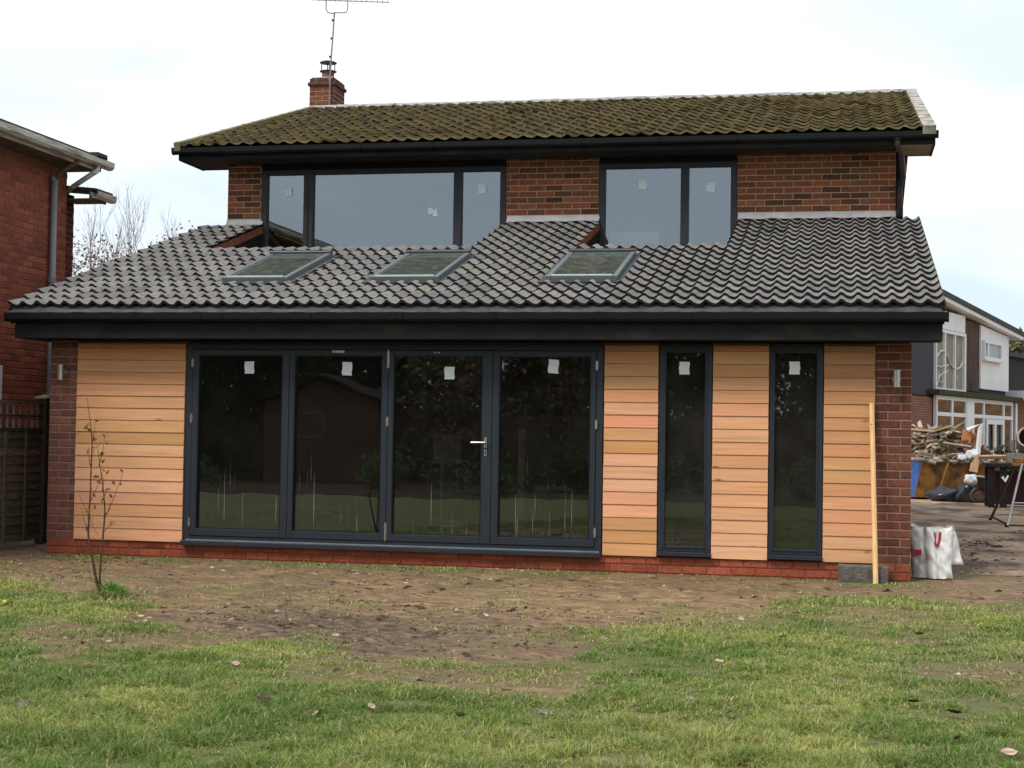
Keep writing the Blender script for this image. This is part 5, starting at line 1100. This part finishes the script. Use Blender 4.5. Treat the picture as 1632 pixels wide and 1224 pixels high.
    def plank(p, q, wd, col, lb, th=.03, up=(0,.3,1)):
        p, q = Vector(p), Vector(q); d = (q-p).normalized(); s = d.cross(Vector(up)).normalized(); n = s.cross(d); vs = []
        for e in (p, q):
            for a, b in ((-1,-1),(1,-1),(1,1),(-1,1)): vs.append(e+s*a*wd/2+n*b*th/2)
        w = MB(); w.add(vs, [(3,2,1,0),(4,5,6,7),(0,1,5,4),(1,2,6,5),(2,3,7,6),(3,0,4,7)]); w.build('scrap_board', ti, color=col, label=lb, cat='board', group='scrap boards on the skip heap')
    plank((9.15,20.3,1.50),(9.9,20.5,1.44),.16,(.50,.36,.22),'long pale board lying flat along the top of the skip heap')
    plank((9.8,20.3,1.35),(10.35,20.6,1.62),.10,(.42,.34,.20),'yellowish board tilted up to the right on the skip heap')
    plank((9.9,20.2,1.28),(10.45,20.5,1.70),.05,(.24,.20,.15),'thin grey lath sticking up highest from the skip heap')
    plank((9.75,20.3,1.45),(10.2,20.4,1.60),.07,(.38,.27,.15),'short tan batten behind the yellowish board')
    plank((9.95,20.1,1.22),(10.55,20.3,1.14),.14,(.42,.36,.28),'grey-white board sloping down to the right in the skip')
    plank((10.42,20.4,.95),(10.50,20.4,1.52),.20,(.46,.20,.085),'orange-brown upright panel in the skip', up=(0,1,0)); plank((10.56,20.5,1.0),(10.62,20.5,1.45),.24,(.36,.16,.06),'darker brown upright cabinet panel beside the white frame', up=(0,1,0))
    plank((10.60,20.15,.62),(10.66,20.15,.95),.17,(.50,.33,.20),'upright pale offcut standing in front of the skip', up=(0,1,0)); plank((10.7,20.1,.93),(11.3,20.2,.95),.25,(.50,.36,.25),'flat pale sheet lying level on the right of the skip')
    w = MB(); w.tube([(10.50,20.35,1.50),(10.76,20.3,1.64),(10.70,20.3,1.0),(10.52,20.25,.90)], .055, 4); w.build('discarded_window_frame', M_WHITE, label='white discarded window frame standing upright in the skip', cat='window frame')
    for (c, r, lb) in (((10.56,20.32,.98), .12, 'white plastic bag beside the discarded frame'), ((10.36,20.1,.92), .075, 'small white scrap bag on the skip rim')):
        crumple('plastic_bag', c, (r*1.3, r, r), mat('white_polythene', (.62,.64,.66), .35, .5, n_amt=.1), lb, 'bag')
def crumple(name, c, r, m, lb, cat, seed=None):
    bm = bmesh.new(); bmesh.ops.create_icosphere(bm, subdivisions=3, radius=1)
    for v in bm.verts:
        k = 1+random.uniform(-.04, .04)+.22*math.sin(v.co.x*4+c[0]*5)*math.sin(v.co.y*3+v.co.z*4+1); v.co = Vector((v.co.x*r[0]*k, v.co.y*r[1]*k, max(v.co.z, -.75)*r[2]*k))
    me = bpy.data.meshes.new(name); bm.to_mesh(me); bm.free(); me.materials.append(m); me.polygons.foreach_set('use_smooth', [True]*len(me.polygons))
    return link(name, me, None, Matrix.Translation(c), label=lb, cat=cat)
skip()
bb = mat('black_polythene', (.018,.02,.026), .28, .6, n_amt=.3, n_scale=6)
crumple('bin_bag', (10.02,19.3,.13), (.40,.25,.18), bb, 'flattened black bin bag on the ground left of the wheelbarrow', 'bag')
crumple('bin_bag', (10.42,19.1,.17), (.26,.2,.24), bb, 'rounder black bin bag against the wheelbarrow', 'bag')
def wheelbarrow():
    t = thing('wheelbarrow', (10.8, 18.9, 0), 'old green-grey wheelbarrow in front of the skip', 'wheelbarrow')
    g = mat('old_green_tray', (.055,.06,.042), .6, .3, n_amt=.3)
    w = MB(); top = [(10.45,18.6,.57),(11.2,18.6,.50),(11.2,19.15,.50),(10.45,19.15,.57)]; bot = [(10.62,18.75,.32),(11.1,18.75,.30),(11.1,19.0,.30),(10.62,19.0,.32)]
    w.add(bot+top, [(0,3,2,1),(0,1,5,4),(1,2,6,5),(2,3,7,6),(3,0,4,7)]); o = w.build('tray', g, t); s = o.modifiers.new('s','SOLIDIFY'); s.thickness = .01
    w = MB(); w.tube(top+[top[0]], .014, 5); w.build('tray_rim', mat('worn_rim', ()), t)
    w = MB(); w.tube([(10.62+.15*math.cos(a), 18.87, .16+.15*math.sin(a)) for a in [k*math.pi/9 for k in range(19)]], .038, 6, cap=False); w.build('tyre', mat('muddy_rubber', (.13,.085,.06), .9, .1, n_amt=.3), t, smooth=True)
    w = MB(); w.tube([(10.62,18.83,.16),(10.62,18.91,.16)], .11, 12); w.build('wheel_hub', mat('hub', (.16,.11,.08), .7), t)
    fm = mat('barrow_frame', (.10,.075,.06), .6, .3); w = MB()
    for y in (18.72, 19.02): w.tube([(10.42,y,.20),(10.62,18.87+.1*(y-18.87),.17),(11.0,y,.30),(11.6,y,.50)], .016, 5); w.tube([(11.05,y,.3),(11.15,y,.0),(11.25,y,.36)], .014, 5)
    w.build('frame', fm, t)
wheelbarrow()
crumple('carrier_bag', (10.42,18.52,.50), (.13,.08,.11), mat('white_polythene', (.62,.64,.66), .35, .5, n_amt=.1), 'white carrier bag draped over the front of the wheelbarrow', 'bag')
def bench():
    t = thing('workbench', (11.3, 17.0, 0), 'dark heavy timber workbench loaded with blocks at the right edge', 'workbench')
    dk = mat('bench_black', (.022,.016,.018), .7, .2, n_amt=.4); w = MB(); w.box(10.55, 12.3, 16.6, 17.5, .78, .86); w.build('bench_top', dk, t, bevel=.01)
    for x, y in ((10.60,16.65),(12.15,16.65),(10.60,17.35),(12.15,17.35),(10.82,16.65)):
        w = MB(); w.box(x, x+.12, y, y+.10, 0, .78); w.build('leg', dk, t)
    w = MB(); w.box(10.72, 12.15, 17.3, 17.34, .05, .7); w.build('back_panel', mat('bench_rust', (.06,.03,.03), .8), t)
    for i, (x0, z0, lb) in enumerate(((10.95,.862,'pale grey concrete block on the left of the workbench'),(11.36,.862,'grey concrete block right of the first on the workbench'))):
        w = MB(); w.box(x0, x0+.36, 16.7, 16.92, z0, z0+.19); w.build('building_block', mat('block_pale', (.20,.19,.16), .95, .1, n_amt=.3), bevel=.006, label=lb, cat='block')
    w = MB(); w.tube([(10.85,16.62,.60),(10.90,16.60,.52),(10.97,16.62,.62)], .03, 5); w.build('paper_scrap', M_PAPER, label='white paper scrap caught on the front of the workbench', cat='paper')
    # mixer
    t = thing('cement_mixer', (11.55, 17.15, .86), 'muddy cement mixer with round open drum at the right edge', 'cement mixer'); cm = mat('cement_steel', (.17,.15,.125), .8, .2, n_amt=.4)
    w = MB(); ax = Vector((-.30, -.9, .25)).normalized(); c = Vector((11.42, 17.05, 1.30)); e1 = ax.cross(Vector((0,0,1))).normalized(); e2 = e1.cross(ax); n = 20; prof = [(.19,.27),(.24,.22),(.29,.0),(.29,-.22),(.15,-.42),(0,-.44)]; vs = []
    for r, h in prof: vs += [c+ax*h+e1*r*math.cos(2*math.pi*k/n)+e2*r*math.sin(2*math.pi*k/n) for k in range(n)]
    w.add(vs, [(i*n+k, i*n+(k+1) % n, (i+1)*n+(k+1) % n, (i+1)*n+k) for i in range(len(prof)-1) for k in range(n)]); w.build('drum', cm, t, smooth=True)
    w = MB(); w.tube([c+ax*.27+e1*.19*math.cos(2*math.pi*k/n)+e2*.19*math.sin(2*math.pi*k/n) for k in range(n+1)], .02, 5, cap=False); w.build('drum_rim', mat('worn_rim', ()), t)
    w = MB()
    for s in (-1, 1): w.tube([c+e1*.33*s, c+e1*.33*s-Vector((0,0,.36))], .025, 5); w.tube([c+e1*.33*s-Vector((0,0,.40)), c+e1*.33*s-Vector((0,.35,.42))], .025, 5)
    w.tube([c+e1*.33-Vector((0,0,.38)), c-e1*.33-Vector((0,0,.38))], .025, 5); w.build('stand', cm, t)
bench()
def trestle():
    t = thing('folding_trestle', (10.5, 10.6, 0), 'folding trestle with dark and silver splayed legs standing on the driveway', 'trestle')
    al = mat('aluminium_leg', (.45,.42,.40), .4, .5, .4); dk = mat('dark_leg', (.085,.055,.045), .6, .3, n_amt=.3)
    w = MB(); w.tube([(10.19,11.6,.02),(10.50,10.9,.93)], .022, 6); w.build('leg', dk, t); w = MB(); w.tube([(10.24,9.55,.02),(10.56,10.6,.93)], .017, 6); w.build('leg', al, t)
    w = MB(); w.tube([(11.6,11.6,.02),(11.4,10.9,.93)], .022, 6); w.build('leg', dk, t); w = MB(); w.tube([(11.7,9.6,.02),(11.4,10.6,.93)], .017, 6); w.build('leg', al, t)
    for p in ((10.19,11.6),(10.24,9.55),(11.6,11.6),(11.7,9.6)): w = MB(); w.tube([(p[0]-.01,p[1],0),(p[0]+.004,p[1],.045)], .028, 8); w.build('foot', M_BLACK, t)
    w = MB(); w.box(10.42, 11.5, 10.62, 10.88, .90, .95); w.build('top_board', mat('yellow_top', (.40,.22,.04), .6, .3, n_amt=.3), t, bevel=.005)
    w = MB(); w.tube([(10.36,9.95,.36),(11.55,9.95,.36)], .012, 6); w.build('brace', al, t); w = MB(); w.box(10.45, 10.62, 10.63, 10.87, .951, 1.02); w.build('clamp', mat('orange_clamp', (.42,.15,.05), .6), t, bevel=.01)
trestle()
def shrubs():
    for (x, y, r, h, lb) in ((11.9, 25.5, .75, .95, 'dark green shrub in front of the white porch'), (13.1, 26.3, .8, .8, 'dark green shrub right of the porch doors behind the blocks')):
        t = thing('evergreen_shrub', (x, y, 0), lb, 'shrub', 'shrubs in front of the white porch'); mb = MB()
        cs = [((x+random.gauss(0, r*.4), y+random.gauss(0, r*.4), h*random.uniform(.2, .95)), 1) for k in range(9)]
        leaf_cloud(mb, cs, 1500, .42, .09, [(.03,.05,.022),(.045,.065,.03),(.06,.075,.04),(.02,.03,.015)]); mb.build('foliage', mat('dark_foliage', src='attr'), t)
        w = MB()
        for c, _ in cs: w.tube([(x, y, 0), (c[0], c[1], c[2])], [.02, .008], 4)
        w.build('stems', mat('grey_bark', ()), t)
    t = thing('garden_lantern', (11.75, 23.5, 0), 'small silver lantern post among the shrubs', 'lamp'); w = MB(); w.tube([(11.75,23.5,0),(11.75,23.5,1.05)], .025, 6); w.build('lamp_post', M_BLACK, t); w = MB(); w.tube([(11.75,23.5,1.05),(11.75,23.5,1.30)], [.05,.075], 8); w.build('lamp_head', M_STEEL, t)
shrubs()
w = MB(); w.box(4.66, 4.73, .9, .93, .30, 1.32); w.build('leaning_board', mat('inside_white', (.62,.60,.55), .7, .2), label='narrow pale board standing inside the right door pane', cat='board')
w = MB(); w.box(3.62, 3.92, 1.5, 1.53, .95, 1.25); w.box(3.70, 3.73, 1.51, 1.54, .125, .949); w.build('pale_panel', mat('inside_white', ()), label='small pale panel standing inside behind the third door pane', cat='board')
crumple('dust_sheet', (3.95, 1.1, .24), (.36,.25,.17), mat('dust_sheet', (.38,.38,.34), .8, .2), 'heaped grey dust sheet on the floor behind the third door pane', 'dust sheet')
# paler boards lying on the driveway under the trestle and a white panel standing in for the pale patch upstairs
w = MB(); w.box(10.3, 12.2, 9.9, 12.6, .03, .045); w.build('plywood_sheet', mat('dirty_plywood', (.36,.27,.16), .85, .15, n_amt=.3, n_scale=3), label='dirty plywood sheet lying on the driveway under the trestle', cat='board')
w = MB(); w.box(5.02, 5.62, 4.72, 4.74, 3.46, 3.80); w.build('white_patch', mat('bright_white', (.85,.87,.87), .6, .3, n_amt=.03), label='white panel standing in for the pale patch in the right upper window', cat='board')
